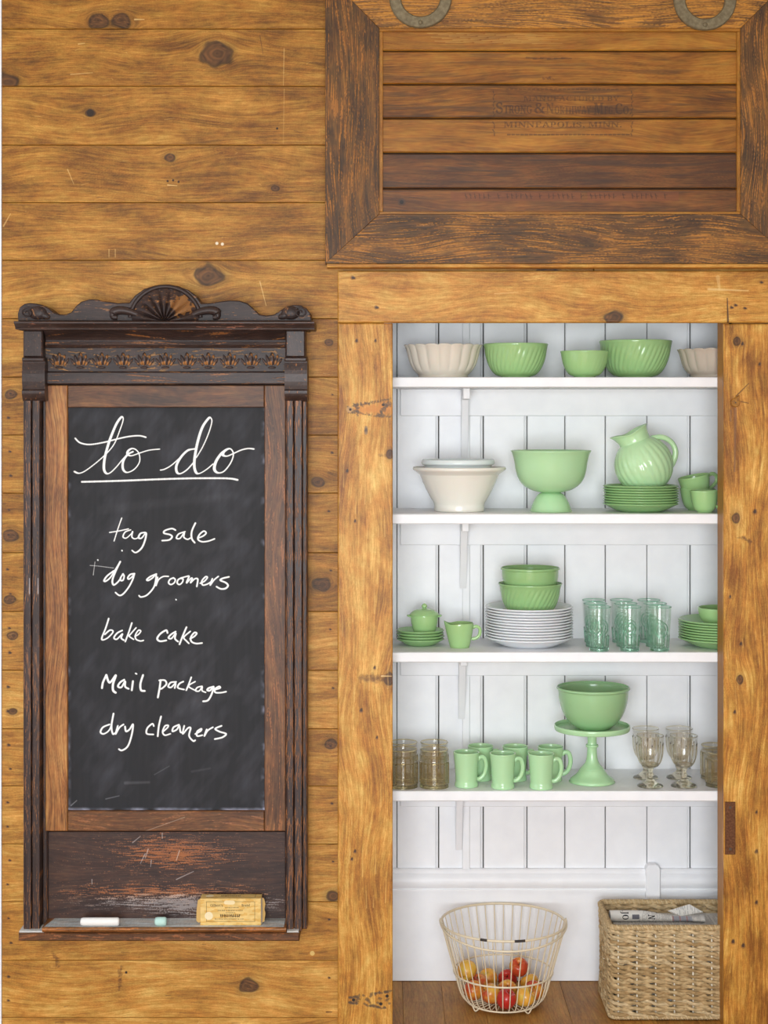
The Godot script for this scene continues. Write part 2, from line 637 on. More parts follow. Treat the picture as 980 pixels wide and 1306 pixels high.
func materials() -> void:
	M.white = paint(Color8(247, 247, 248), Color8(240, 240, 242), 5)
	M.dark_gap = plain(Color8(70, 66, 62), 0.9, 0.2)
	M.plaster = plain(Color8(178, 176, 172), 0.9, 0.3)
	M.ceiling = plain(Color8(240, 239, 236), 0.9, 0.3)
	M.jade = glaze(Color8(182, 222, 172), 0.13)
	M.jade_deep = glaze(Color8(166, 205, 140), 0.12)
	M.jade_mid = glaze(Color8(152, 192, 130), 0.13)
	M.jade_mint = glaze(Color8(190, 226, 176), 0.13)
	M.jade_dusk = glaze(Color8(160, 200, 148), 0.16)
	M.cream = glaze(Color8(232, 222, 207), 0.2)
	M.taupe = glaze(Color8(196, 182, 166), 0.2)
	M.ironstone = glaze(Color8(242, 237, 226), 0.2)
	M.porcelain = glaze(Color8(240, 241, 243), 0.15)
	M.frost = glaze(Color8(232, 239, 238), 0.15)
	M.glass_green = glass(Color8(118, 200, 156), 0.05)
	M.solid_green = solid_glass(Color8(190, 232, 210))
	M.glass_amber = glass(Color8(150, 122, 58), 0.095)
	M.solid_amber = solid_glass(Color8(234, 220, 176))
	M.glass_gold = glass(Color8(170, 148, 92), 0.045)
	M.solid_gold = solid_glass(Color8(244, 237, 216))
	M.iron = plain(Color8(140, 130, 108), 0.55, 0.5, 0.35)
	M.iron.albedo_texture = noise_tex(31, 0.03, Color8(190, 180, 160), Color8(255, 250, 235))
	M.iron.uv1_triplanar = true
	M.iron.uv1_scale = Vector3(4, 4, 4)
	M.nail = plain(Color8(90, 80, 70), 0.5, 0.5, 0.6)
	M.rust = plain(Color8(122, 78, 48), 0.75, 0.4)
	M.rust.albedo_texture = noise_tex(33, 0.04, Color8(170, 160, 150), Color8(255, 255, 255))
	M.rust.uv1_triplanar = true
	M.rust.uv1_scale = Vector3(6, 6, 6)
	M.wire = plain(Color8(224, 208, 178), 0.4, 0.5)
	M.worn_wire = plain(Color8(62, 54, 48), 0.6, 0.4)
	M.jamb = board_mat(wood(300, 60, 900, CASING, {"tone": -0.18}), 0.5)
	M.plain_pine = board_mat(wood(300, 70, 901, PINE, {}), 0.5)

# ---------------------------------------------------------------- the room
func room() -> void:
	var x0 := -3.1
	var x1 := 2.6
	var z1 := 6.5
	var top := 3.3
	var fl := setting("floor")
	var fm := board_mat(wood(420, 60, 910, [Vector3(118, 78, 32), Vector3(168, 118, 54), Vector3(200, 152, 82)], {"tone": 0.0}), 0.5, 0.03)
	var fm2 := board_mat(wood(420, 60, 911, [Vector3(112, 75, 32), Vector3(156, 109, 50), Vector3(190, 143, 76)], {"tone": 0.0}), 0.5, 0.03)
	part("slab", box(Vector3(x0, -0.25, -0.6), Vector3(x1, -0.022, z1), 0.0), M.dark_gap, fl)
	var k := 0
	var x := -0.068
	while x < 1.4:
		var w: float = [0.126, 0.124, 0.128][k % 3]
		part("floor_plank", floor_plank(x + 0.0003, x + w - 0.0003, -0.44, 0.9), fm if k % 2 == 0 else fm2, fl)
		x += w
		k += 1
	part("floor_boards_behind", floor_plank(x0, -0.069, -0.1, z1), fm, fl)
	part("floor_boards_beyond", floor_plank(x, x1, -0.1, z1), fm2, fl)
	part("floor_boards_before", floor_plank(-0.068, x - 0.001, 0.901, z1), fm, fl)

	var ce := setting("ceiling")
	part("plaster", box(Vector3(x0 - 0.15, top, -0.6), Vector3(x1 + 0.15, top + 0.12, z1 + 0.15), 0.0), M.ceiling, ce)

	# left wall with its tall window
	var wl := setting("wall_left")
	wall_with_hole(wl, true, x0, -0.12, z1, top, 0.6, 2.8, 0.45, 2.75)
	window_frame("window_1", true, x0, 0.6, 2.8, 0.45, 2.75, 2, 3)
	# wall behind the camera with its wide window
	var wb := setting("wall_back")
	wall_with_hole(wb, false, z1, x0, x1, top, -1.7, 1.0, 0.35, 2.45)
	window_frame("window_2", false, z1, -1.7, 1.0, 0.35, 2.45, 4, 3)
	var wr := setting("wall_right")
	part("plaster", box(Vector3(x1, -0.1, -0.12), Vector3(x1 + 0.14, top, z1 + 0.14), 0.0), M.plaster, wr)

func floor_plank(xa: float, xb: float, za: float, zb: float) -> ArrayMesh:
	# boards run from the back wall into the room; grain along z
	var st := begin()
	var uv := func(p: Vector3, _n: Vector3) -> Vector2:
		return Vector2(p.z * 0.95 + xa * 3.7, (p.x - xa) / maxf(xb - xa, 0.12))
	var b := 0.0007
	quad(st, Vector3(xa + b, 0, za), Vector3(xb - b, 0, za), Vector3(xb - b, 0, zb), Vector3(xa + b, 0, zb), Vector3.UP, uv)
	quad(st, Vector3(xa, -b, za), Vector3(xa + b, 0, za), Vector3(xa + b, 0, zb), Vector3(xa, -b, zb), Vector3(-1, 1, 0), uv)
	quad(st, Vector3(xb, -b, za), Vector3(xb - b, 0, za), Vector3(xb - b, 0, zb), Vector3(xb, -b, zb), Vector3(1, 1, 0), uv)
	quad(st, Vector3(xa, -0.02, za), Vector3(xa, -b, za), Vector3(xa, -b, zb), Vector3(xa, -0.02, zb), Vector3.LEFT, uv)
	quad(st, Vector3(xb, -0.02, za), Vector3(xb, -b, za), Vector3(xb, -b, zb), Vector3(xb, -0.02, zb), Vector3.RIGHT, uv)
	quad(st, Vector3(xa, -0.02, za), Vector3(xb, -0.02, za), Vector3(xb, -0.02, zb), Vector3(xa, -0.02, zb), Vector3.DOWN, uv)
	quad(st, Vector3(xa, -0.02, zb), Vector3(xb, -0.02, zb), Vector3(xb, -b, zb), Vector3(xa, -b, zb), Vector3.BACK, uv)
	return st.commit()

# a wall in the plane x = at (side) or z = at, running from a to b, with a hole c..d wide and e..f high
func wall_with_hole(parent: Node3D, side: bool, at: float, a: float, b: float, top: float, c: float, d: float, e: float, f: float) -> void:
	var st := begin()
	for r in [[a, c, -0.1, top], [d, b, -0.1, top], [c, d, -0.1, e], [c, d, f, top]]:
		if side:
			add_box(st, Vector3(at - 0.14, r[2], r[0]), Vector3(at, r[3], r[1]), 0.0)
		else:
			add_box(st, Vector3(r[0], r[2], at), Vector3(r[1], r[3], at + 0.14), 0.0)
	part("plaster", st.commit(), M.plaster, parent)

func window_frame(called: String, side: bool, at: float, c: float, d: float, e: float, f: float, nx: int, ny: int) -> void:
	var w := setting(called)
	var pane_mat := StandardMaterial3D.new()
	pane_mat.albedo_color = Color(0.95, 0.98, 1.0, 0.03)
	pane_mat.transparency = BaseMaterial3D.TRANSPARENCY_ALPHA
	pane_mat.roughness = 0.02
	var out := 0.07 if not side else -0.07
	var bar := func(u0: float, u1: float, v0: float, v1: float) -> ArrayMesh:
		if side:
			return box(Vector3(at + out - 0.02, v0, u0), Vector3(at + out + 0.02, v1, u1), 0.0)
		return box(Vector3(u0, v0, at + out - 0.02), Vector3(u1, v1, at + out + 0.02), 0.0)
	var t := 0.03
	part("window_frame", bar.call(c, d, e, e + t), M.plaster, w)
	part("window_frame", bar.call(c, d, f - t, f), M.plaster, w)
	part("window_frame", bar.call(c, c + t, e, f), M.plaster, w)
	part("window_frame", bar.call(d - t, d, e, f), M.plaster, w)
	for i in range(1, nx):
		var u := lerpf(c, d, float(i) / nx)
		part("glazing_bar", bar.call(u - 0.012, u + 0.012, e, f), M.plaster, w)
	for i in range(1, ny):
		var v := lerpf(e, f, float(i) / ny)
		part("glazing_bar", bar.call(c, d, v - 0.012, v + 0.012), M.plaster, w)
	for i in nx:
		for j in ny:
			var u0 := lerpf(c, d, float(i) / nx) + 0.012
			var u1 := lerpf(c, d, float(i + 1) / nx) - 0.012
			var v0 := lerpf(e, f, float(j) / ny) + 0.012
			var v1 := lerpf(e, f, float(j + 1) / ny) - 0.012
			var lo := Vector3(at + out - 0.002, v0, u0) if side else Vector3(u0, v0, at + out - 0.002)
			var hi := Vector3(at + out + 0.002, v1, u1) if side else Vector3(u1, v1, at + out + 0.002)
			part("pane", box(lo, hi, 0.0), pane_mat, w)

# ---------------------------------------------------------------- wall of horizontal pine planks
func plank_wall() -> void:
	var wall := setting("wall_front")
	var rng := RandomNumberGenerator.new()
	rng.seed = 12
	# studs and lining behind the planks, with the closet's opening left free
	var st := begin()
	add_box(st, Vector3(-3.24, -0.1, -0.12), Vector3(0.0, 3.3, ZP - 0.02), 0.0)
	add_box(st, Vector3(1.02, -0.1, -0.12), Vector3(2.74, 3.3, ZP - 0.02), 0.0)
	add_box(st, Vector3(0.0, 2.10, -0.12), Vector3(1.02, 3.3, ZP - 0.02), 0.0)
	part("lining", st.commit(), M.dark_gap, wall)
	# white plaster beyond the planks on the left, with its corner board
	part("plaster", box(Vector3(-3.1, 0.0, ZP - 0.02), Vector3(-1.262, 3.3, ZP - 0.004), 0.001), M.plaster, wall)
	part("corner_board", box(Vector3(-1.261, 0.0, ZP - 0.02), Vector3(wx(2.2, ZP), 3.3, ZP + 0.004), 0.002), M.white, wall)
	var rows := [-111.0, -37.0, 37.0, 110.0, 185.0, 258.5, 332.0, 406.5, 481.0, 555.0, 629.0, 705.0, 780.0, 855.0, 929.5, 1002.5, 1076.5, 1150.0, 1225.0, 1298.0, 1309.0]
	var tones := [0, 0, 0.0, 0.02, -0.02, 0.0, 0.1, -0.02, 0.02, 0.06, 0.0, 0.04, 0.02, 0.1, -0.12, 0.06, 0.04, 0.02, 0.1, 0.1, 0.0]
	var knots := {
		1: [[123, 63, 9], [153, 63, 9]], 2: [[274, 31, 14], [6, 68, 11]], 3: [[113, 34, 5]], 4: [[215, 15, 5], [349, 55, 4]],
		6: [[264, 19, 12]], 7: [[418, 30, 4]], 8: [[12, 22, 5]], 9: [[404, 60, 6]], 10: [[10, 54, 7]], 11: [[10, 60, 5], [410, 40, 8]], 12: [[14, 30, 5]],
		13: [[14, 52, 4]], 14: [[420, 20, 6]], 16: [[424, 66, 6]], 18: [[314, 33, 8], [395, 68, 4]],
	}
	knots[18] = [[314, 32, 8]]
	for i in rows.size() - 1:
		var h: float = rows[i + 1] - rows[i]
		var pal: Array = PINE if i < 12 else PINE_PALE
		var o := {"tone": tones[i], "knots": knots.get(i, []), "period": rng.randf_range(5.0, 9.0), "grain": 0.42, "blotch": 0.36}
		var im := wood(436.0, h, 100 + i * 7, pal, o)
		# marks of a long life: scratches, nail holes, dark dashes
		for s in 7:
			var x := rng.randf_range(4.0, 425.0)
			var y := rng.randf_range(4.0, h - 3.0)
			scratch(im, x, y, x + rng.randf_range(-4.0, 14.0), y + rng.randf_range(-3.0, 3.0), 0.7, 0.4)
		for s in 4:
			var x := rng.randf_range(4.0, 425.0)
			var y := rng.randf_range(4.0, h - 3.0)
			stain(im, x, y, x + rng.randf_range(2.0, 12.0), y + rng.randf_range(-1.0, 1.0), 1.2, 0.4)
		if i > 7 and h > 40.0:
			nail(im, 9.0 + rng.randf_range(-2.0, 3.0), h * 0.28, 1.7)
			nail(im, 9.0 + rng.randf_range(-2.0, 3.0), h * 0.7, 1.7)
			nail(im, 421.0 + rng.randf_range(-3.0, 3.0), h * 0.3, 1.5)
		if i == 3:
			spot(im, 113, 34, 4.5, Color8(40, 28, 18), 0.9)
			spot(im, 352, 54, 1.4, Color8(40, 28, 18), 0.9)
		if i == 1:
			scratch(im, 170, 62, 182, 62, 2.0, 0.7)
		if i == 2:
			stain(im, 330, 8, 334, 32, 1.0, 0.6)
			scratch(im, 361, 25, 360, 74, 1.2, 0.5)
			scratch(im, 98, 19, 106, 18, 2.0, 0.5)
			scratch(im, 88, 58, 116, 56, 1.6, 0.5)
		if i == 3:
			scratch(im, 361, 3, 360, 74, 1.0, 0.35)
		if i == 4:
			scratch(im, 84, 31, 92, 50, 1.4, 0.5)
			for q in [[212, 46], [219, 45], [226, 47]]: spot(im, q[0], q[1], 1.4, Color8(50, 30, 18), 0.9)
			scratch(im, 212, 51, 224, 52, 1.6, 0.7)
		if i == 5:
			scratch(im, 2, 30, 11, 14, 2.0, 0.5)
			for q in [[275, 52], [282, 53]]: spot(im, q[0], q[1], 2.0, Color8(245, 240, 228), 0.8)
			for q in [137, 145]: scratch(im, q, 60, q, 70, 1.4, 0.5)
		if i == 6:
			scratch(im, 330, 27, 338, 58, 1.4, 0.6)
		if i == 18:
			stain(im, 152, 8, 150, 36, 5.0, 0.55)
			stain(im, 70, -6, 72, 8, 6.0, 0.45)
			spot(im, 159, 15, 1.6, Color8(40, 28, 20), 0.9)
			stain(im, 415, 66, 422, 66, 1.6, 0.8)
		if i == 17:
			stain(im, 66, 66, 70, 74, 6.0, 0.45)
			spot(im, 397, 66, 3.0, Color8(225, 195, 120), 0.8)
		var mat := board_mat(im, 0.5)
		var y0 := wy(rows[i + 1], ZP) + 0.0007
		var y1 := wy(rows[i], ZP) - 0.0007
		if i == rows.size() - 2:
			y0 = 0.0
		var xa := wx(2.4, ZP)
		var proud := rng.randf_range(-0.0008, 0.0006)
		var span := Rect2(xa, y0, wx(437.4, ZP) - xa, y1 - y0)
		var xb := wx(437.4, ZP) if y1 < 2.12 else 0.62
		part("wall_plank", box(Vector3(xa, y0, ZP - 0.02), Vector3(xb, y1, ZP + proud), 0.0012, false, span), mat, wall)
		var xc := 1.03 if y1 < 2.12 else 0.622
		part("wall_plank", box(Vector3(xc, y0, ZP - 0.02), Vector3(2.6, y1, ZP - proud), 0.0012, false, Rect2(xc, y0, span.size.x, y1 - y0)), mat, wall)

# ---------------------------------------------------------------- the closet: white beaded boards, shelves, floor trim
func closet() -> void:
	var lx := 0.022
	var rx := 1.32
	var top := 2.115
	var wb := setting("wall_closet_back")
	part("backing", box(Vector3(lx - 0.05, -0.02, BACK_Z - 0.10), Vector3(rx + 0.1, top, BACK_Z - 0.012), 0.0), M.dark_gap, wb)
	var edges := [506.5, 560.0, 617.0, 672.5, 721.0, 772.5, 825.5, 881.0, 935.0, 990.0, 1030.0]
	for i in edges.size() - 1:
		var a := wx(edges[i], BACK_Z)
		var b := minf(wx(edges[i + 1], BACK_Z), rx)
		part("beaded_board", bead_board(a + 0.0012, b - (0.0016 if i in [0, 1, 3, 4, 6] else 0.0009), 0.0, top, i in [0, 1, 2, 6]), M.white, wb)
	part("corner_bead", bead_board(lx + 0.001, wx(506.5, BACK_Z) - 0.001, 0.0, top, false), M.white, wb)
	for c in [["wall_closet_left", lx - 0.05, lx], ["wall_closet_right", rx, rx + 0.05]]:
		var side := setting(c[0])
		part("panel", box(Vector3(c[1], -0.02, BACK_Z - 0.05), Vector3(c[2], top, -0.12), 0.0), M.white, side)
	var lid := setting("ceiling_closet")
	part("panel", box(Vector3(lx - 0.05, top, BACK_Z - 0.1), Vector3(rx + 0.1, top + 0.05, -0.05), 0.0), M.white, lid)

	# the batten up the back wall, the low rail and the skirting under it
	var tr := setting("trim_1")
	part("batten", box(Vector3(wx(590, BACK_Z + 0.012), 0.35, BACK_Z), Vector3(wx(599.5, BACK_Z + 0.012), top, BACK_Z + 0.012), 0.002), M.white, tr)
	var rail := setting("trim_2")
	part("moulding", rail_moulding(lx, rx, wy(1137.0, BACK_Z + 0.02), wy(1109.0, BACK_Z + 0.02)), M.white, rail)
	var base := setting("baseboard_closet")
	part("skirting", box(Vector3(lx, 0.0015, BACK_Z), Vector3(rx, wy(1137.0, BACK_Z + 0.02) + 0.002, BACK_Z + 0.012), 0.001), M.white, base)
	var post := setting("trim_3")
	var pz := BACK_Z + 0.035
	var xa := wx(824.5, pz)
	var xb := wx(843.0, pz)
	var yt := wy(1103.0, pz)
	part("post", slab(PackedVector2Array([Vector2(xa, 0.0015), Vector2(xb, 0.0015), Vector2(xb, yt - 0.014), Vector2(xb - 0.006, yt - 0.004), Vector2(xb - 0.014, yt), Vector2(xa + 0.014, yt), Vector2(xa + 0.006, yt - 0.004), Vector2(xa, yt - 0.014)]), pz, BACK_Z, 0.003), M.white, post)

	var what := ["white wooden closet shelf, topmost, carrying the two fluted cream bowls", "white wooden closet shelf, second from top, under the ball pitcher", "white wooden closet shelf, third from top, under the pale green tumblers", "white wooden closet shelf, lowest of four, under the cake stand"]
	for i in 4:
		var y: float = SHELF_Y[i]
		var s := thing("closet_shelf", Vector3((lx + rx) / 2.0, y - 0.0305, (SHELF_F + BACK_Z) / 2.0), what[i], "shelf", "white shelves in the closet")
		var th := 0.0305
		part("board", box(Vector3(lx + 0.001, y - th, BACK_Z + 0.0005), Vector3(rx - 0.001, y, SHELF_F), 0.0025), M.white, s, true)
		part("cleat", box(Vector3(lx + 0.03, y - 0.117, BACK_Z + 0.0006), Vector3(rx - 0.002, y - th - 0.0004, BACK_Z + 0.018), 0.002), M.white, s, true)
		# bracket block under the shelf
		var bx := wx([595.5, 594.0, 592.0, 588.5][i], -0.26)
		var st := begin()
		add_box(st, Vector3(bx - 0.011, y - th - 0.034, BACK_Z + 0.019), Vector3(bx + 0.011, y - th - 0.0004, -0.26), 0.002)
		part("bracket_block", st.commit(), M.white, s, true)
		# slim brace that runs down and back to the wall
		var g := begin()
		var uv := func(_p: Vector3, _n: Vector3) -> Vector2: return Vector2.ZERO
		var y_brace := y - th - 0.0345
		var q := [Vector3(0, y_brace, -0.345), Vector3(0, y_brace, BACK_Z + 0.0185), Vector3(0, y_brace - 0.19, BACK_Z + 0.0125), Vector3(0, y_brace - 0.19, BACK_Z + 0.017)]
		var l := Vector3(bx - 0.0105, 0, 0)
		var r := Vector3(bx + 0.0095, 0, 0)
		quad(g, q[0] + l, q[1] + l, q[2] + l, q[3] + l, Vector3.LEFT, uv)
		quad(g, q[0] + r, q[1] + r, q[2] + r, q[3] + r, Vector3.RIGHT, uv)
		quad(g, q[0] + l, q[0] + r, q[3] + r, q[3] + l, Vector3.BACK, uv)
		quad(g, q[1] + l, q[1] + r, q[2] + r, q[2] + l, Vector3.FORWARD, uv)
		quad(g, q[2] + l, q[2] + r, q[3] + r, q[3] + l, Vector3.DOWN, uv)
		quad(g, q[0] + l, q[0] + r, q[1] + r, q[1] + l, Vector3.UP, uv)
		part("brace", g.commit(), M.white, s, true)

# upright board with a bead along its right edge
func bead_board(xa: float, xb: float, y0: float, y1: float, bead: bool) -> ArrayMesh:
	var z := BACK_Z
	var prof := PackedVector2Array([Vector2(xa, z - 0.012), Vector2(xa, z - 0.002), Vector2(xa + 0.002, z)])
	if bead:
		var c := xb - 0.0042
		prof.append(Vector2(c - 0.0048, z))
		prof.append(Vector2(c - 0.0036, z - 0.006))
		for k in 7:
			var a := PI - PI * k / 6.0
			prof.append(Vector2(c + 0.0036 * cos(a), z - 0.0036 + 0.0032 * sin(a)))
	else:
		prof.append(Vector2(xb - 0.002, z))
		prof.append(Vector2(xb, z - 0.002))
	prof.append(Vector2(xb, z - 0.012))
	var st := begin()
	var uv := func(p: Vector3, _n: Vector3) -> Vector2: return Vector2(p.x, p.y)
	for i in prof.size() - 1:
		var a := prof[i]
		var b := prof[i + 1]
		var e := b - a
		quad(st, Vector3(a.x, y0, a.y), Vector3(b.x, y0, b.y), Vector3(b.x, y1, b.y), Vector3(a.x, y1, a.y), Vector3(-e.y, 0, e.x) , uv)
	return st.commit()

func rail_moulding(xa: float, xb: float, y0: float, y1: float) -> ArrayMesh:
	var z := BACK_Z
	var h := y1 - y0
	var prof := [Vector2(0.0, y1), Vector2(0.012, y1), Vector2(0.016, y1 - 0.004), Vector2(0.016, y1 - h * 0.2)]
	for k in 6:
		var t := k / 5.0
		prof.append(Vector2(0.018 + 0.010 * sin(t * PI * 0.5), y1 - h * (0.22 + 0.3 * t)))
	for k in 6:
		var t := k / 5.0
		prof.append(Vector2(0.028 - 0.008 * t * t, y1 - h * (0.55 + 0.33 * t)))
	prof.append(Vector2(0.024, y0 + h * 0.08))
	prof.append(Vector2(0.024, y0))
	prof.append(Vector2(0.0, y0))
	var st := begin()
	var uv := func(p: Vector3, _n: Vector3) -> Vector2: return Vector2(p.x, p.y)
	for i in prof.size() - 1:
		var a: Vector2 = prof[i]
		var b: Vector2 = prof[i + 1]
		var e := b - a
		quad(st, Vector3(xa, a.y, z + a.x), Vector3(xb, a.y, z + a.x), Vector3(xb, b.y, z + b.x), Vector3(xa, b.y, z + b.x), Vector3(0, e.x, -e.y) if i > 0 else Vector3.UP, uv)
	return st.commit()

# ---------------------------------------------------------------- wooden casing of the opening
func casing() -> void:
	var fr := setting("door_1")
	# left upright, grain upwards: u = distance from its foot
	var length := 1312.0 - 412.0
	var im := wood(length, 70, 300, CASING, {"tone": 0.04, "knots": [[446, 66, 6], [732, 66, 4]], "period": 7.0, "grain": 0.46, "blotch": 0.42})
	# v runs from the left edge (0) to the right edge (70); u from the floor
	var U := func(py: float) -> float: return 1312.0 - py
	for q in [[434 , 24], [434, 48], [548, 36], [664, 22], [851, 47], [905, 30], [1085, 22], [1095, 18], [940, 50], [600, 12]]:
		nail(im, U.call(float(q[0])), q[1], 2.0)
	stroke(im, Vector2(U.call(552.0), 36), Vector2(U.call(545.0), 36), 4.0, 4.0, Color8(120, 100, 84), 0.6)
	hinge_scar(im, U.call(521.0), false)
	hinge_scar(im, U.call(1275.0), true)
	stain(im, U.call(866.0), 30, U.call(864.0), 68, 9.0, 0.4)
	scratch(im, U.call(862.0), 56, U.call(862.0), 69, 2.0, 0.8)
	stain(im, U.call(580.0), 52, U.call(581.0), 68, 4.0, 0.4)
	var rng := RandomNumberGenerator.new()
	rng.seed = 5
	for s in 46:
		var u := rng.randf_range(5.0, 890.0)
		var v := 6.0 + fmod(s * 13.7, 60.0)
		stroke(im, Vector2(u, v), Vector2(u + rng.randf_range(10.0, 40.0), v + rng.randf_range(-1.0, 1.0)), 1.6, 0.6, Color8(238, 198, 122), 0.4)
	part("casing_upright", box(Vector3(wx(431.0, 0.0), 0.0, ZP), Vector3(wx(501.0, 0.0), wy(412.0, 0.0) - 0.0006, 0.0), 0.003, true), board_mat(im, 0.45), fr)

	im = wood(length, 72, 310, CASING, {"tone": -0.08, "knots": [[U.call(434.0), 16, 4], [U.call(660.0), 16, 5], [U.call(866.0), 20, 4]], "period": 8.0, "grain": 0.5, "blotch": 0.46})
	for q in [[437, 24], [463, 46], [760, 8], [651, 40], [820, 22], [907, 14], [1035, 42], [1085, 42], [1150, 42], [1205, 25], [1200, 12]]:
		nail(im, U.call(float(q[0])), q[1], 2.2)
	stroke(im, Vector2(U.call(520.0), 15), Vector2(U.call(600.0), 14), 3.6, 2.0, Color8(120, 84, 66), 0.6)
	stroke(im, Vector2(U.call(522.0), 9), Vector2(U.call(536.0), 9), 2.4, 1.6, Color8(120, 84, 66), 0.6)
	stain(im, U.call(504.0), 16, U.call(488.0), 32, 1.8, 0.6)
	stain(im, U.call(511.0), 22, U.call(513.0), 32, 1.6, 0.6)
	stain(im, U.call(684.0), 22, U.call(690.0), 36, 6.0, 0.55)
	for s in 30:
		var u := rng.randf_range(5.0, 890.0)
		stroke(im, Vector2(u, 6.0 + fmod(s * 17.3, 60.0)), Vector2(u + rng.randf_range(8.0, 30.0), 6.0 + fmod(s * 17.3, 60.0) + rng.randf_range(-2.0, 2.0)), 1.3, 0.5, Color8(236, 196, 124), 0.35)
	part("casing_upright", box(Vector3(wx(923.5, 0.0), 0.0, ZP), Vector3(wx(995.0, 0.0), wy(413.0, 0.0) - 0.0006, 0.0), 0.003, true), board_mat(im, 0.45), fr)

	im = wood(564, 68, 320, CASING, {"tone": 0.08, "knots": [[352, 62, 8]], "period": 9.0, "blotch": 0.28})
	for q in [[20, 9], [50, 48], [541, 15], [520, 49], [508, 45], [503, 48]]:
		nail(im, q[0], q[1], 2.0)
	stroke(im, Vector2(497, 36), Vector2(498, 68), 1.2, 2.4, Color8(70, 44, 22), 0.8)
	scratch(im, 473, 24, 524, 26, 3.0, 0.6)
	scratch(im, 485, 8, 487, 24, 5.0, 0.4)
	scratch(im, 200, 30, 230, 28, 1.2, 0.5)
	part("casing_head", box(Vector3(wx(431.0, 0.0), wy(411.5, 0.0), ZP), Vector3(wx(995.0, 0.0), wy(345.5, 0.0), 0.0), 0.003), board_mat(im, 0.45), fr)

	# lining of the opening
	part("jamb", box(Vector3(wx(923.5, 0.0) + 0.0015, 0.0, -0.098), Vector3(wx(923.5, 0.0) + 0.02, 2.09, ZP - 0.0005), 0.001, true), M.jamb, fr)
	part("jamb", box(Vector3(0.0, 0.0, -0.098), Vector3(0.0215, 2.09, ZP - 0.0005), 0.001, true), M.white, fr)
	part("jamb_head", box(Vector3(0.022, wy(411.5, 0.0) + 0.004, -0.098), Vector3(1.0, 2.1, ZP - 0.0005), 0.001), M.jamb, fr)

	# wooden turn button and rusty latch plate on the right upright
	var z := 0.0
	var c := Vector2(wx(937.5, z), wy(513.5, z))
	var outline := PackedVector2Array()
	for i in 17:
		var a := deg_to_rad(100.0 + 290.0 * i / 16.0 - 0.0)
		outline.append(c + Vector2(cos(a), sin(a)) * 0.0135)
	outline.append(c + Vector2(0.012, 0.022))
	outline.append(c + Vector2(0.004, 0.017))
	var t := thing("turn_button", Vector3(c.x, c.y, 0.0), "small round wooden turn button nailed to the right door casing", "latch")
	part("toggle", slab(outline, 0.012, 0.0005, 0.002), M.plain_pine, t, true)
	part("nail_head", box(Vector3(c.x - 0.002, c.y - 0.002, 0.0121), Vector3(c.x + 0.002, c.y + 0.002, 0.0135), 0.0005), M.nail, t, true)
	var p := thing("latch_plate", Vector3(wx(932, z), wy(1090, z), 0.0), "brown rusty latch plate on the inner edge of right casing", "latch plate")
	part("plate", pbox(925.5, 1023, 938.5, 1090, 0.005, 0.0005, 0.0015), M.rust, p, true)
	for q in [1030, 1083]:
		part("screw", pbox(930.5, q - 1.5, 933.5, q + 1.5, 0.0062, 0.005, 0.0004), M.nail, p, true)

# the ghost of an old strap hinge: bared wood with a dark outline, u0 = distance of its middle from the foot
func hinge_scar(im: Image, u0: float, dark: bool) -> void:
	var o := Color8(92, 70, 50)
	var bare := Color8(206, 132, 56)
	if not dark:
		ragged(im, Vector2(u0 - 1.0, 24), Vector2(u0 + 1.0, 66), 13.0, bare, 0.3)
		for q in [[Vector2(3, 12), Vector2(-4, 22), 4.0], [Vector2(4, 20), Vector2(7, 40), 4.5], [Vector2(7, 38), Vector2(13, 66), 3.2], [Vector2(-5, 12), Vector2(-5, 28), 3.2], [Vector2(-5, 26), Vector2(-10, 50), 2.4], [Vector2(-9, 48), Vector2(-10, 68), 3.2], [Vector2(-8, 53), Vector2(8, 66), 6.0], [Vector2(4, 24), Vector2(-6, 24), 5.5]]:
			ragged(im, Vector2(u0, 0) + q[0], Vector2(u0, 0) + q[1], q[2], o, 0.5)
		spot(im, u0 - 1.0, 15, 4.0, Color8(190, 150, 104), 0.8)
		spot(im, u0 - 1.0, 16, 1.6, Color8(40, 28, 22), 0.9)
		spot(im, u0 + 5.0, 58, 1.8, Color8(40, 28, 22), 0.9)
	else:
		var rng := RandomNumberGenerator.new()
		rng.seed = 9
		for i in 60:
			var v := rng.randf_range(14.0, 66.0)
			var half := 3.0 + (v - 14.0) * 0.16
			var e := (1.0 if rng.randf() < 0.5 else -1.0) * half * (1.0 if i % 3 else rng.randf())
			if v > 26.0 and v < 36.0 and i % 4:
				continue
			stroke(im, Vector2(u0 + e, v), Vector2(u0 + e + rng.randf_range(-2.0, 2.0), v + rng.randf_range(0.0, 5.0)), 3.2, 2.0, o, 0.6)
		for q in [[0, 20], [-5, 55], [5, 63]]:
			spot(im, u0 + q[0], q[1], 2.0, Color8(34, 24, 20), 0.95)

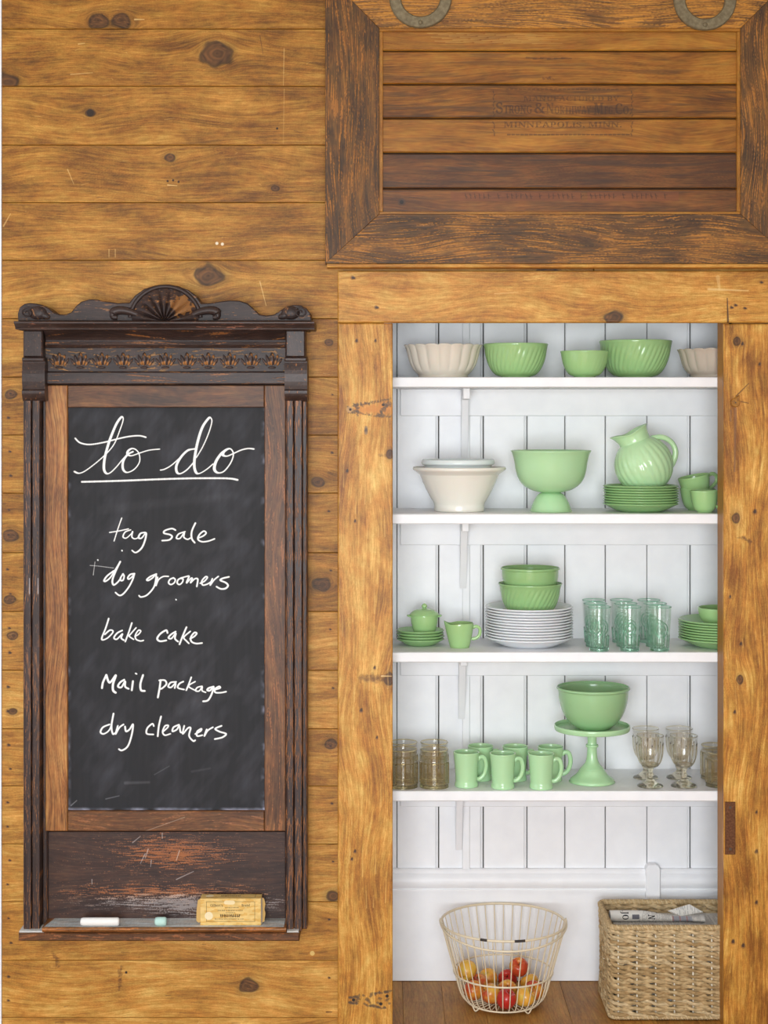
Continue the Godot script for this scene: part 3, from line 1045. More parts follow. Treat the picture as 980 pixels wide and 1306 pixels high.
# ---------------------------------------------------------------- framed slat panel above the opening
func panel_door() -> void:
	var zf := 0.052
	var zs := 0.034
	var x0 := 415.0
	var x1 := 1015.0
	var y0 := -34.0
	var y1 := 336.0
	var ix0 := 484.0
	var ix1 := 945.0
	var iy0 := 36.0
	var iy1 := 273.0
	var P := func(x: float, y: float) -> Vector2: return Vector2(wx(x, zf), wy(y, zf))
	var t := thing("slat_panel", Vector3(wx(715, zf), wy(341, zf), 0.03), "large mitred barn wood panel of horizontal slats above the closet", "door panel")
	var worn_o := [0.30, Vector3(182, 120, 48), 0.014, 0.55]
	var rails := [
		[[x0, y1, x1, y1, ix1, iy1, ix0, iy1], false, 600, 64, -0.06, worn_o],
		[[x0, y0, x1, y0, ix1, iy0, ix0, iy0], false, 600, 70, 0.22, [0.52, Vector3(194, 132, 50), 0.014, 0.5]],
		[[x0, y0, ix0, iy0, ix0, iy1, x0, y1], true, 370, 69, -0.1, [0.24, Vector3(172, 110, 46), 0.014, 0.55]],
		[[x1, y0, ix1, iy0, ix1, iy1, x1, y1], true, 370, 69, -0.08, [0.26, Vector3(174, 112, 46), 0.014, 0.55]],
	]
	var sd := 400
	for r in rails:
		var q: Array = r[0]
		var poly := PackedVector2Array()
		for i in 4:
			poly.append(P.call(float(q[i * 2]), float(q[i * 2 + 1])))
		var im := wood(r[2], r[3], sd, OXIDE, {"tone": r[4], "grain": 0.5, "worn": r[5], "period": 5.0, "saw": 0.0})
		part("frame_rail" if not r[1] else "frame_stile", slab(poly, zf, 0.006, 0.0012, r[1]), board_mat(im, 0.5, 0.16), t, true)
		sd += 10
	# pale strip along the foot of the frame
	var strip := board_mat(wood(600, 8, 450, CASING, {"tone": 0.0}), 0.5)
	part("foot_strip", pbox(417.0, 336.5, 1013.0, 341.0, zf - 0.004, 0.004, 0.001), strip, t, true)
	# bead round the inside of the frame
	var bead := board_mat(wood(460, 8, 455, SLAT, {"tone": 0.2}), 0.4)
	part("bead", pbox(ix0 - 0.3, iy0 - 0.3, ix1 + 0.3, iy0 + 4.0, zf - 0.006, zs - 0.02, 0.001), bead, t, true)
	part("bead", pbox(ix0 - 0.3, iy1 - 3.0, ix1 + 0.3, iy1 + 0.3, zf - 0.006, zs - 0.02, 0.001), bead, t, true)
	part("bead", pbox(ix0 - 0.3, iy0 + 4.2, ix0 + 4.5, iy1 - 3.2, zf - 0.006, zs - 0.02, 0.001, true), bead, t, true)
	part("bead", pbox(ix1 - 4.5, iy0 + 4.2, ix1 + 0.3, iy1 - 3.2, zf - 0.006, zs - 0.02, 0.001, true), bead, t, true)
	part("backing", pbox(ix0 - 2.0, iy0 - 2.0, ix1 + 2.0, iy1 + 2.0, zs - 0.014, 0.008, 0.0), M.dark_gap, t, true)
	var ys := [38.0, 65.5, 108.0, 151.5, 195.5, 241.0, 273.0]
	var tones := [0.22, 0.06, -0.16, 0.08, -0.3, -0.12]
	var serif := SystemFont.new()
	serif.font_names = PackedStringArray(["Droid Serif"])
	serif.font_weight = 700
	var ink := Color8(58, 38, 26)
	for i in 6:
		var h: float = ys[i + 1] - ys[i]
		var pal: Array = SLAT if i < 4 else [Vector3(82, 50, 26), Vector3(128, 80, 34), Vector3(170, 113, 50)]
		var im := wood(457, h, 500 + i * 9, pal, {"tone": tones[i], "grain": 0.42, "blotch": 0.3, "period": 11.0, "lines": 0.1, "saw": 0.0, "mottle": 0.08})
		# dark weathered streaks lying along the grain
		var nz := noise(600 + i, 2)
		for y in im.get_height():
			for x in im.get_width():
				var s := nz.get_noise_2d(x * 0.003, y * 0.05)
				if s > 0.22:
					mixpx(im, x, y, Color8(62, 44, 36), minf((s - 0.22) * 2.4, 0.55) * [0.2, 0.45, 0.7, 0.3, 1.0, 0.6][i])
		if i == 0:
			for k in 30:
				scratch(im, 60.0 + k * 4.6, 4.0 + fmod(k * 5.3, 14.0), 92.0 + k * 4.8, 4.0 + fmod(k * 5.3, 14.0), 1.2, 0.3)
		if i == 1:
			stain(im, 208, 34, 218, 35, 4.0, 0.8)
			for k in 6: stain(im, 186.0 + k * 9, 8.0 + fmod(k * 1.3, 2.0), 198.0 + k * 9, 9.0, 2.6, 0.5)
		if i == 2:
			letters(im, "MANUFACTURED BY", 182, 14.5, 6.5, 122, serif, ink, 0.5, RES, 0.3)
			letters(im, "S", 147, 22.5, 15, 9, serif, ink, 0.72, RES, 0.2)
			letters(im, "TRONG", 157, 26.5, 11, 36, serif, ink, 0.62, RES, 0.2)
			letters(im, "&", 196, 23.5, 14, 14, serif, ink, 0.66, RES, 0.2)
			letters(im, "N", 211, 23.5, 14, 10, serif, ink, 0.55, RES, 0.4)
			letters(im, "ORTHWAY", 222, 27.5, 10.5, 46, serif, ink, 0.6, RES, 0.3)
			letters(im, "M", 272, 23.5, 15, 12, serif, ink, 0.64, RES, 0.2)
			letters(im, "FG.", 285, 28.0, 10.5, 13, serif, ink, 0.6, RES, 0.2)
			letters(im, "C", 299, 24.0, 14.5, 9, serif, ink, 0.64, RES, 0.2)
			letters(im, "O.", 309, 28.0, 10.5, 10, serif, ink, 0.6, RES, 0.2)
			for k in 26:
				stroke(im, Vector2(160.0 + k * 5.6, 5.5), Vector2(162.6 + k * 5.6, 5.5), 1.4, 1.4, ink, 0.4)
			for side in [144.0, 320.0]:
				for k in 8:
					stroke(im, Vector2(side + (1.5 if k % 2 else -0.5), 8.0 + k * 4.4), Vector2(side, 10.5 + k * 4.4), 1.4, 1.4, ink, 0.45)
		if i == 3:
			letters(im, "MINNEAPOLIS, MINN.", 157, 3.5, 9.0, 150, serif, ink, 0.62, RES, 0.3)
			for k in 28:
				stroke(im, Vector2(162.0 + k * 5.6, 20.5), Vector2(165.4 + k * 5.6, 20.5), 2.0, 1.6, ink, 0.5)
			for k in 4:
				stroke(im, Vector2(143.0 + (2.0 if k % 2 else 0.0), 4.0 + k * 5.0), Vector2(145.0, 7.0 + k * 5.0), 1.6, 1.2, ink, 0.45)
				stroke(im, Vector2(321.0 - (2.0 if k % 2 else 0.0), 4.0 + k * 5.0), Vector2(320.0, 7.0 + k * 5.0), 1.6, 1.2, ink, 0.45)
		if i == 5:
			# remains of a reddish paper strip with illegible print
			for r in [[90, 174], [174, 256], [264, 380]]:
				for y in range(4, 16):
					stroke(im, Vector2(r[0], y), Vector2(r[1] - 1, y), 1.3, 1.3, Color8(128, 70, 44), 0.42)
			for k in 46:
				var x := 102.0 + k * 5.9
				if k % 9 in [0, 7]: continue
				stroke(im, Vector2(x, 6.0), Vector2(x + fmod(k * 1.7, 2.0), 12.0), 1.5, 1.5, ink, 0.4)
				stroke(im, Vector2(x, 6.5 + fmod(k * 2.3, 4.0)), Vector2(x + 3.0, 7.0 + fmod(k * 3.1, 4.0)), 1.2, 1.2, ink, 0.35)
			spot(im, 27, 17, 5.0, Color8(70, 50, 40), 0.6)
			spot(im, 27, 17, 2.6, Color8(34, 26, 22), 0.95)
		part("slat", box(Vector3(wx(ix0 + 1.5, zs), wy(ys[i + 1], zs) + 0.0022, zs - 0.013), Vector3(wx(ix1 - 1.5, zs), wy(ys[i], zs) - 0.0012, zs + (0.0012 if i % 2 else 0.0)), 0.003), board_mat(im, 0.42, 0.05), t, true)
	var names := ["worn grey iron horseshoe nailed at the panel's left side", "worn grey iron horseshoe nailed at the panel's right side"]
	for i in 2:
		horseshoe([536.5, 899.0][i], [-3.0, 0.0][i], names[i], zf)

func horseshoe(px: float, py: float, label: String, z: float) -> void:
	var c := Vector2(wx(px, z), wy(py, z))
	var s := sc(z)
	var ro := 40.0 / s
	var ri := 25.0 / s
	var poly := PackedVector2Array()
	var n := 28
	for i in n + 1:
		var a := PI + PI * i / n
		poly.append(c + Vector2(cos(a) * ro, sin(a) * ro * 0.99))
	for q in [[38.5, 24], [33.0, 48], [26.0, 62], [15.0, 60], [20.0, 46], [24.0, 22]]:
		poly.append(c + Vector2(q[0], q[1]) / s)
	for i in n + 1:
		var a := TAU - PI * i / n
		poly.append(c + Vector2(cos(a) * ri, sin(a) * ri))
	for q in [[-24.0, 22], [-20.0, 46], [-15.0, 60], [-26.0, 62], [-33.0, 48], [-38.5, 24]]:
		poly.append(c + Vector2(q[0], q[1]) / s)
	var t := thing("horseshoe", Vector3(c.x, c.y - ro, z), label, "horseshoe", "horseshoes on the slat panel")
	part("shoe", slab(poly, z + 0.012, z + 0.0005, 0.003), M.iron, t, true)
	for a in [270.0, 150.0, 30.0]:
		var p := c + Vector2(cos(deg_to_rad(a)), sin(deg_to_rad(a))) * (ro + ri) * 0.5
		var dome := lathe(PackedVector2Array([Vector2(0.0068, 0.0), Vector2(0.0064, 0.0015), Vector2(0.0046, 0.003), Vector2(0.0022, 0.0038), Vector2(0.0, 0.004)]), 12)
		var o := part("nail_head", dome, M.nail if a != 270.0 else M.iron, t)
		o.position = Vector3(p.x, p.y, z + 0.0118) - t.position
		o.rotation.x = PI / 2.0

# ---------------------------------------------------------------- chalkboard in its old carved frame
func chalkboard() -> void:
	var za := 0.075                      # face of the side pilasters
	var zc := 0.035                      # face of the inner frame
	var root := thing("framed_chalkboard", Vector3(wx(209, za), wy(1200, za), ZP), "tall chalkboard with a to-do list in a dark carved wooden frame", "chalkboard")
	var gold := Vector3(176, 116, 58)
	var tan_worn := Vector3(160, 102, 56)
	# back board
	part("back_board", pbox(40, 420, 380, 1192, 0.0, ZP + 0.001, 0.0), board_mat(wood(60, 60, 700, EBON, {}), 0.6), root, true)
	# pilasters: shaft with a groove, two blocks on top
	for side in 2:
		var a: float = [28.5, 363.5][side]
		var b: float = [57.5, 392.5][side]
		var im := wood(690, 30, 710 + side * 10, EBON, {"tone": 0.0, "worn": [[0.2, 0.34][side], tan_worn, 0.03, 0.2], "saw": 0.0})
		if side == 0:
			stroke(im, Vector2(440, 24), Vector2(458, 24), 4.0, 3.0, Color8(190, 188, 190), 0.7)
		var mat := board_mat(im, 0.4, 0.08)
		var pil := part("pilaster", rounded_post(wx(a + 0.6, za), wx(a + 11.0, za), wy(1188, za), wy(511, za), za - 0.002, 0.0085), mat, root, true)
		part("reed", rounded_post(wx(a + 11.6, za), wx(a + 21.5, za), wy(1188, za), wy(511, za), za - 0.005, 0.004), mat, pil, true)
		part("fillet", box(Vector3(wx(a + 21.6, za), wy(1188, za), ZP + 0.002), Vector3(wx(b - 1.0, za), wy(511, za), [0.03, za - 0.02][side]), 0.003, true), mat, pil, true)
		var bm := board_mat(wood(100, 30, 740 + side, EBON, {"tone": 0.02, "worn": [0.0, tan_worn, 0.05]}), 0.38, 0.05)
		part("upper_block", pbox(a + 1.0, 421, b - 3.0, 455.5, za, ZP + 0.002, 0.004, true), bm, pil, true)
		part("collar", pbox(a - 0.5, 455.8, b - 1.0, 461.0, za + 0.008, ZP + 0.002, 0.003, true), bm, pil, true)
		part("bracket_block", bracket_block(a - 0.5, b - 0.5, 461.2, 511.5, za + 0.008), bm, pil, true)
	# entablature: cornice shelf, cove, carved frieze, flat band
	var cm := board_mat(wood(384, 16, 750, EBON, {"tone": 0.12, "worn": [0.05, Vector3(150, 100, 80), 0.04]}), 0.4, 0.08)
	var cor := part("cornice", cornice(), cm, root, true)
	part("fillet", pbox(24, 417.6, 394, 421.0, za + 0.026, ZP + 0.002, 0.003), cm, cor, true)
	var fm := board_mat(wood(310, 22, 752, EBON, {"tone": 0.05, "worn": [0.14, tan_worn, 0.012, 0.3]}), 0.42, 0.1)
	part("cove", cove(), fm, root, true)
	var fr := wood(310, 30, 754, EBON, {"tone": -0.05, "worn": [0.18, Vector3(160, 112, 52), 0.03, 0.3]})
	var frieze := part("frieze", pbox(57.6, 443.5, 364.5, 474.0, 0.036, 0.001, 0.001), board_mat(fr, 0.45, 0.1), root, true)
	part("flat_band", pbox(57.6, 474.2, 364.5, 490.0, 0.044, 0.001, 0.003), fm, root, true)
	var motif_mat := board_mat(wood(60, 40, 756, EBON, {"tone": 0.1, "worn": [0.34, gold, 0.06, 0.3]}), 0.45, 0.1)
	var motif := carved_motif()
	for i in 11:
		var o := part("carved_motif", motif, motif_mat, frieze)
		o.position = Vector3(wx(75.0 + i * 27.2, 0.04), wy(459.5, 0.04), 0.0362)
	# inner frame round the slate
	var oak := {"tone": 0.02, "grain": 0.5, "period": 5.0, "lines": 0.2, "worn": [0.16, Vector3(158, 98, 54), 0.014, 0.25], "saw": 0.0}
	var im1 := wood(570, 30, 760, [Vector3(92, 55, 27), Vector3(156, 103, 56), Vector3(202, 150, 88)], {"tone": 0.02, "grain": 0.5, "period": 5.0, "lines": 0.5, "saw": 0.0})
	var im2 := wood(570, 30, 762, OAK, oak)
	part("frame_stile", pbox(58, 491.5, 86, 1060, zc, 0.001, 0.002, true), board_mat(im1, 0.42, 0.06), root, true)
	part("frame_stile", pbox(337.5, 491.5, 364.5, 1060, zc, 0.001, 0.002, true), board_mat(im2, 0.42, 0.06), root, true)
	part("frame_rail", pbox(86.3, 491.5, 337.2, 519.5, zc - 0.0005, 0.001, 0.002), board_mat(wood(252, 28, 764, OAK, {"tone": -0.14, "period": 6.0, "saw": 0.0}), 0.42, 0.06), root, true)
	var br := wood(252, 26, 766, OAK, {"tone": 0.0, "period": 6.0, "saw": 0.0, "worn": [0.08, Vector3(150, 96, 60), 0.02]})
	stroke(br, Vector2(100, 26), Vector2(150, 8), 0.8, 0.8, Color8(200, 190, 180), 0.5)
	part("frame_rail", pbox(86.3, 1034.5, 337.2, 1060, zc - 0.0005, 0.001, 0.002), board_mat(br, 0.42, 0.06), root, true)
	var slate := part("slate", pbox(84.5, 518, 339, 1036, zc - 0.016, 0.001, 0.0), slate_mat(), root, true)
	slate.set_meta("label", "black slate with white chalk handwriting")
	# lower panel: dark, scuffed to the bare wood in places, chalk dust along the foot
	var lp := wood(308, 121, 770, [Vector3(44, 31, 29), Vector3(66, 46, 40), Vector3(96, 66, 50)], {"tone": -0.05, "grain": 0.5, "period": 7.0, "lines": 0.3, "saw": 0.0, "knots": [[170, 30, 8]]})
	var nz := noise(780, 3)
	for y in lp.get_height():
		for x in lp.get_width():
			var px := x / RES
			var py := y / RES
			var area := maxf(exp(-pow((px - 165.0) / 75.0, 2.0) - pow((py - 26.0) / 22.0, 2.0)), 0.9 * exp(-pow((px - 150.0) / 130.0, 2.0) - pow((py - 76.0) / 11.0, 2.0)))
			var s := nz.get_noise_2d(px * 0.03, py * 0.5) + 0.5 * nz.get_noise_2d(px * 0.4, py * 0.4 + 40.0)
			mixpx(lp, x, y, Color8(166, 98, 54), clampf((area * 0.75 + s * 0.75 - 0.46) * 4.0, 0.0, 0.85))
			var dust := exp(-pow((px - 185.0) / 120.0, 2.0) - pow((py - 88.0) / 10.0, 2.0)) + 0.7 * exp(-pow((px - 210.0) / 60.0, 2.0) - pow((py - 98.0) / 12.0, 2.0))
			mixpx(lp, x, y, Color8(186, 180, 178), clampf((dust * 0.62 + s * 0.9 - 0.32) * 2.4, 0.0, 0.62) * clampf(dust * 2.2, 0.12, 1.0))
	for q in [[132, 22, 128, 34], [136, 36, 135, 44], [172, 24, 168, 36], [150, 2, 150, 9], [112, 14, 122, 6], [60, 60, 60, 66], [168, 60, 190, 50], [128, 28, 122, 40]]:
		stroke(lp, Vector2(q[0], q[1]), Vector2(q[2], q[3]), 1.3, 0.8, Color8(205, 200, 200), 0.6)
	part("lower_panel", pbox(57.5, 1060.5, 364.5, 1184, zc - 0.022, 0.001, 0.0015), board_mat(lp, 0.45, 0.08), root, true)
	# ledge with a rounded lip, its foot moulding
	var dust_im := wood(320, 50, 784, [Vector3(132, 132, 134), Vector3(188, 190, 194), Vector3(228, 230, 234)], {"grain": 0.5, "blotch": 0.4, "saw": 0.1})
	var dust_mat := board_mat(dust_im, 0.8, 0.05)
	var zl := 0.105
	var top_y := wy(1183.5, zl)
	var lipm := board_mat(wood(320, 9, 786, OAK, {"tone": 0.25, "worn": [0.3, Vector3(190, 118, 62), 0.02]}), 0.4, 0.06)
	var ledge := part("ledge", ledge_shape(wx(58.0, zl - 0.05), wx(365.0, zl), top_y, zl), lipm, root, true)
	var dt := begin()
	var uvd := func(p: Vector3, _n: Vector3) -> Vector2: return Vector2((p.x + 1.2) / 0.8, p.z / 0.11)
	quad(dt, Vector3(wx(62, zl), top_y + 0.0004, 0.014), Vector3(wx(362, zl), top_y + 0.0004, 0.014), Vector3(wx(362, zl), top_y + 0.0004, zl - 0.008), Vector3(wx(55, zl), top_y + 0.0004, zl - 0.008), Vector3.UP, uvd)
	part("chalk_dust", dt.commit(), dust_mat, ledge, true)
	var footm := board_mat(wood(360, 12, 788, OAK, {"tone": -0.1, "worn": [0.2, Vector3(150, 92, 54), 0.03]}), 0.45, 0.08)
	part("foot_moulding", pbox(23.5, 1190.0, 382.0, 1200.5, zl - 0.012, ZP + 0.002, 0.003), footm, root, true)
	var cap := board_mat(wood(40, 20, 790, [Vector3(170, 168, 168), Vector3(214, 213, 216), Vector3(236, 236, 240)], {}), 0.7, 0.03)
	part("foot_cap", box(Vector3(wx(24.5, 0.09), wy(1190.0, 0.093), ZP + 0.002), Vector3(wx(56.0, 0.09), wy(1190.0, 0.093) + 0.005, 0.091), 0.002), cap, root, true)
	part("foot_cap", box(Vector3(wx(366.0, 0.09), wy(1190.0, 0.093), ZP + 0.002), Vector3(wx(381.0, 0.09), wy(1190.0, 0.093) + 0.005, 0.091), 0.002), cap, root, true)
	crest(root)
	# things lying on the ledge
	var lt := top_y + 0.0006
	var chalk := thing("chalk_stick", Vector3(wx(127.5, 0.085), lt, 0.085), "thick white stick of chalk lying on the chalkboard ledge", "chalk")
	part("stick", chalk_stick(0.112, 0.0118), plain(Color8(240, 238, 232), 0.9, 0.2), chalk)
	var stub := thing("chalk_stub", Vector3(wx(205.0, 0.085), lt, 0.085), "short pale mint chalk stub lying on the chalkboard ledge", "chalk")
	part("stub", chalk_stick(0.034, 0.0125), plain(Color8(188, 222, 212), 0.9, 0.2), stub)
	chalk_box(lt)

# upright with rounded front edges of radius r
func rounded_post(xa: float, xb: float, y0: float, y1: float, zf: float, r: float) -> ArrayMesh:
	var pts := [[Vector2(xa, ZP + 0.002), Vector2(-1, 0)]]
	for k in 9:
		var a := PI - PI / 2.0 * k / 8.0
		pts.append([Vector2(xa + r + cos(a) * r, zf - r + sin(a) * r), Vector2(cos(a), sin(a))])
	for k in 9:
		var a := PI / 2.0 - PI / 2.0 * k / 8.0
		pts.append([Vector2(xb - r * 0.4 + cos(a) * r * 0.4, zf - r * 0.4 + sin(a) * r * 0.4), Vector2(cos(a), sin(a))])
	pts.append([Vector2(xb, ZP + 0.002), Vector2(1, 0)])
	var st := begin()
	for i in pts.size():
		var p: Vector2 = pts[i][0]
		var n: Vector2 = pts[i][1]
		for k in 2:
			st.set_normal(Vector3(n.x, 0, n.y))
			st.set_uv(Vector2(float(k), clampf((p.x - xa) / (xb - xa), 0.0, 1.0)))
			st.add_vertex(Vector3(p.x, y0 if k == 0 else y1, p.y))
	for i in pts.size() - 1:
		var q := i * 2
		st.add_index(q); st.add_index(q + 1); st.add_index(q + 2)
		st.add_index(q + 2); st.add_index(q + 1); st.add_index(q + 3)
	return st.commit()

func ledge_shape(xa: float, xb: float, y: float, zf: float) -> ArrayMesh:
	# shallow board with a half-round lip that curves down and in under its ends
	var st := begin()
	var uv := func(p: Vector3, _n: Vector3) -> Vector2: return Vector2((p.x - xa) / (xb - xa), clampf((y - p.y) / 0.02, 0.0, 1.0))
	var prof := [Vector2(0.013, y), Vector2(zf - 0.005, y)]
	for k in 6:
		var a := PI / 2.0 - PI * 0.5 * k / 5.0
		prof.append(Vector2(zf - 0.005 + 0.005 * cos(a), y - 0.006 + 0.006 * sin(a)))
	for k in 5:
		var t := (k + 1) / 5.0
		prof.append(Vector2(zf - 0.001 - 0.013 * t * t, y - 0.006 - 0.011 * t))
	prof.append(Vector2(0.013, y - 0.017))
	for i in prof.size():
		var a: Vector2 = prof[i]
		var b: Vector2 = prof[(i + 1) % prof.size()]
		var e := b - a
		quad(st, Vector3(xa, a.y, a.x), Vector3(xb, a.y, a.x), Vector3(xb, b.y, b.x), Vector3(xa, b.y, b.x), Vector3(0, e.x, -e.y), uv)
	for s in 2:
		var x := xa if s == 0 else xb
		for i in range(1, prof.size() - 1):
			var a: Vector2 = prof[0]
			var b: Vector2 = prof[i]
			var c: Vector2 = prof[i + 1]
			tri(st, Vector3(x, a.y, a.x), Vector3(x, b.y, b.x), Vector3(x, c.y, c.x), Vector3.LEFT if s == 0 else Vector3.RIGHT)
	return st.commit()

# solid with a side profile (z, y) swept along x
func sweep_x(prof: Array, xa: float, xb: float, y_top: float, h: float) -> ArrayMesh:
	var st := begin()
	var uv := func(p: Vector3, _n: Vector3) -> Vector2: return Vector2((p.x - xa) / (xb - xa), (y_top - p.y) / h)
	for i in prof.size() - 1:
		var a: Vector2 = prof[i]
		var b: Vector2 = prof[i + 1]
		var e := b - a
		quad(st, Vector3(xa, a.y, a.x), Vector3(xb, a.y, a.x), Vector3(xb, b.y, b.x), Vector3(xa, b.y, b.x), Vector3(0, e.x, -e.y), uv)
	for s in 2:
		var x := xa if s == 0 else xb
		for i in prof.size() - 1:
			var a: Vector2 = prof[i]
			var b: Vector2 = prof[i + 1]
			quad(st, Vector3(x, a.y, a.x), Vector3(x, b.y, b.x), Vector3(x, b.y, ZP + 0.002), Vector3(x, a.y, ZP + 0.002), Vector3.LEFT if s == 0 else Vector3.RIGHT, uv)
	return st.commit()

func cornice() -> ArrayMesh:
	var zf := 0.125
	var y1 := wy(409.5, zf)
	var y0 := wy(419.5, zf)
	var h := y1 - y0
	var prof := [Vector2(ZP + 0.002, y1), Vector2(zf - 0.004, y1), Vector2(zf, y1 - 0.003), Vector2(zf, y1 - h * 0.28)]
	for k in 7:
		var t := k / 6.0
		prof.append(Vector2(zf - 0.003 - 0.018 * sin(t * PI * 0.5), y1 - h * (0.3 + 0.7 * t)))
	prof.append(Vector2(ZP + 0.002, y0))
	return sweep_x(prof, wx(17.5, zf), wx(401.0, zf), y1, h)

func cove() -> ArrayMesh:
	var y1 := wy(421.0, 0.05)
	var y0 := wy(443.5, 0.05)
	var h := y1 - y0
	var prof := [Vector2(0.0, y1), Vector2(0.078, y1)]
	for k in 9:
		var t := k / 8.0
		prof.append(Vector2(0.078 - 0.036 * sin(t * PI * 0.5), y1 - h * (0.05 + 0.6 * t)))
	prof.append(Vector2(0.05, y0 + h * 0.33))
	prof.append(Vector2(0.052, y0 + h * 0.16))
	prof.append(Vector2(0.045, y0))
	prof.append(Vector2(0.0, y0))
	return sweep_x(prof, wx(57.8, 0.05), wx(364.3, 0.05), y1, h)

func bracket_block(a: float, b: float, py0: float, py1: float, z: float) -> ArrayMesh:
	# block that swells at the top and curls back towards its foot
	var y1 := wy(py0, z)
	var y0 := wy(py1, z)
	var h := y1 - y0
	var prof := [Vector2(ZP + 0.002, y1), Vector2(z - 0.006, y1)]
	for k in 8:
		var t := k / 7.0
		prof.append(Vector2(z - 0.006 + 0.006 * sin(t * PI), y1 - h * (0.02 + 0.68 * t)))
	prof.append(Vector2(z + 0.002, y1 - h * 0.74))
	for k in 6:
		var t := k / 5.0
		prof.append(Vector2(z + 0.002 - 0.016 * t * t, y1 - h * (0.76 + 0.24 * t)))
	prof.append(Vector2(ZP + 0.002, y0))
	return sweep_x(prof, wx(a, z), wx(b, z), y1, h)

func blob(st: SurfaceTool, c: Vector2, rx: float, ry: float, rz: float, turn: float, z: float, seg := 14, rows := 5) -> void:
	# low dome with an oval foot
	var d := Vector2(cos(turn), sin(turn))
	var n := Vector2(-d.y, d.x)
	var at := func(i: int, j: int) -> Vector3:
		var t := PI / 2.0 * i / rows
		var a := TAU * j / seg
		var p := c + d * (rx * cos(t) * cos(a)) + n * (ry * cos(t) * sin(a))
		return Vector3(p.x, p.y, z + rz * sin(t))
	var uv := func(p: Vector3, _n: Vector3) -> Vector2: return Vector2(p.x * 5.0, p.y * 5.0)
	for i in rows:
		for j in seg:
			var p: Vector3 = at.call(i, j)
			quad(st, p, at.call(i, j + 1), at.call(i + 1, j + 1), at.call(i + 1, j), p - Vector3(c.x, c.y, z), uv)

func carved_motif() -> ArrayMesh:
	var st := begin()
	blob(st, Vector2(0, 0.004), 0.020, 0.0075, 0.006, PI / 2.0, 0.0, 10, 3)
	for s in [-1.0, 1.0]:
		blob(st, Vector2(0.012 * s, 0.001), 0.017, 0.005, 0.005, PI / 2.0 - 0.35 * s, 0.0, 10, 3)
		blob(st, Vector2(0.0215 * s, -0.005), 0.014, 0.0042, 0.004, PI / 2.0 - 0.6 * s, 0.0, 10, 3)
	blob(st, Vector2(0, -0.021), 0.012, 0.004, 0.004, 0.0, 0.0, 10, 3)
	return st.commit()

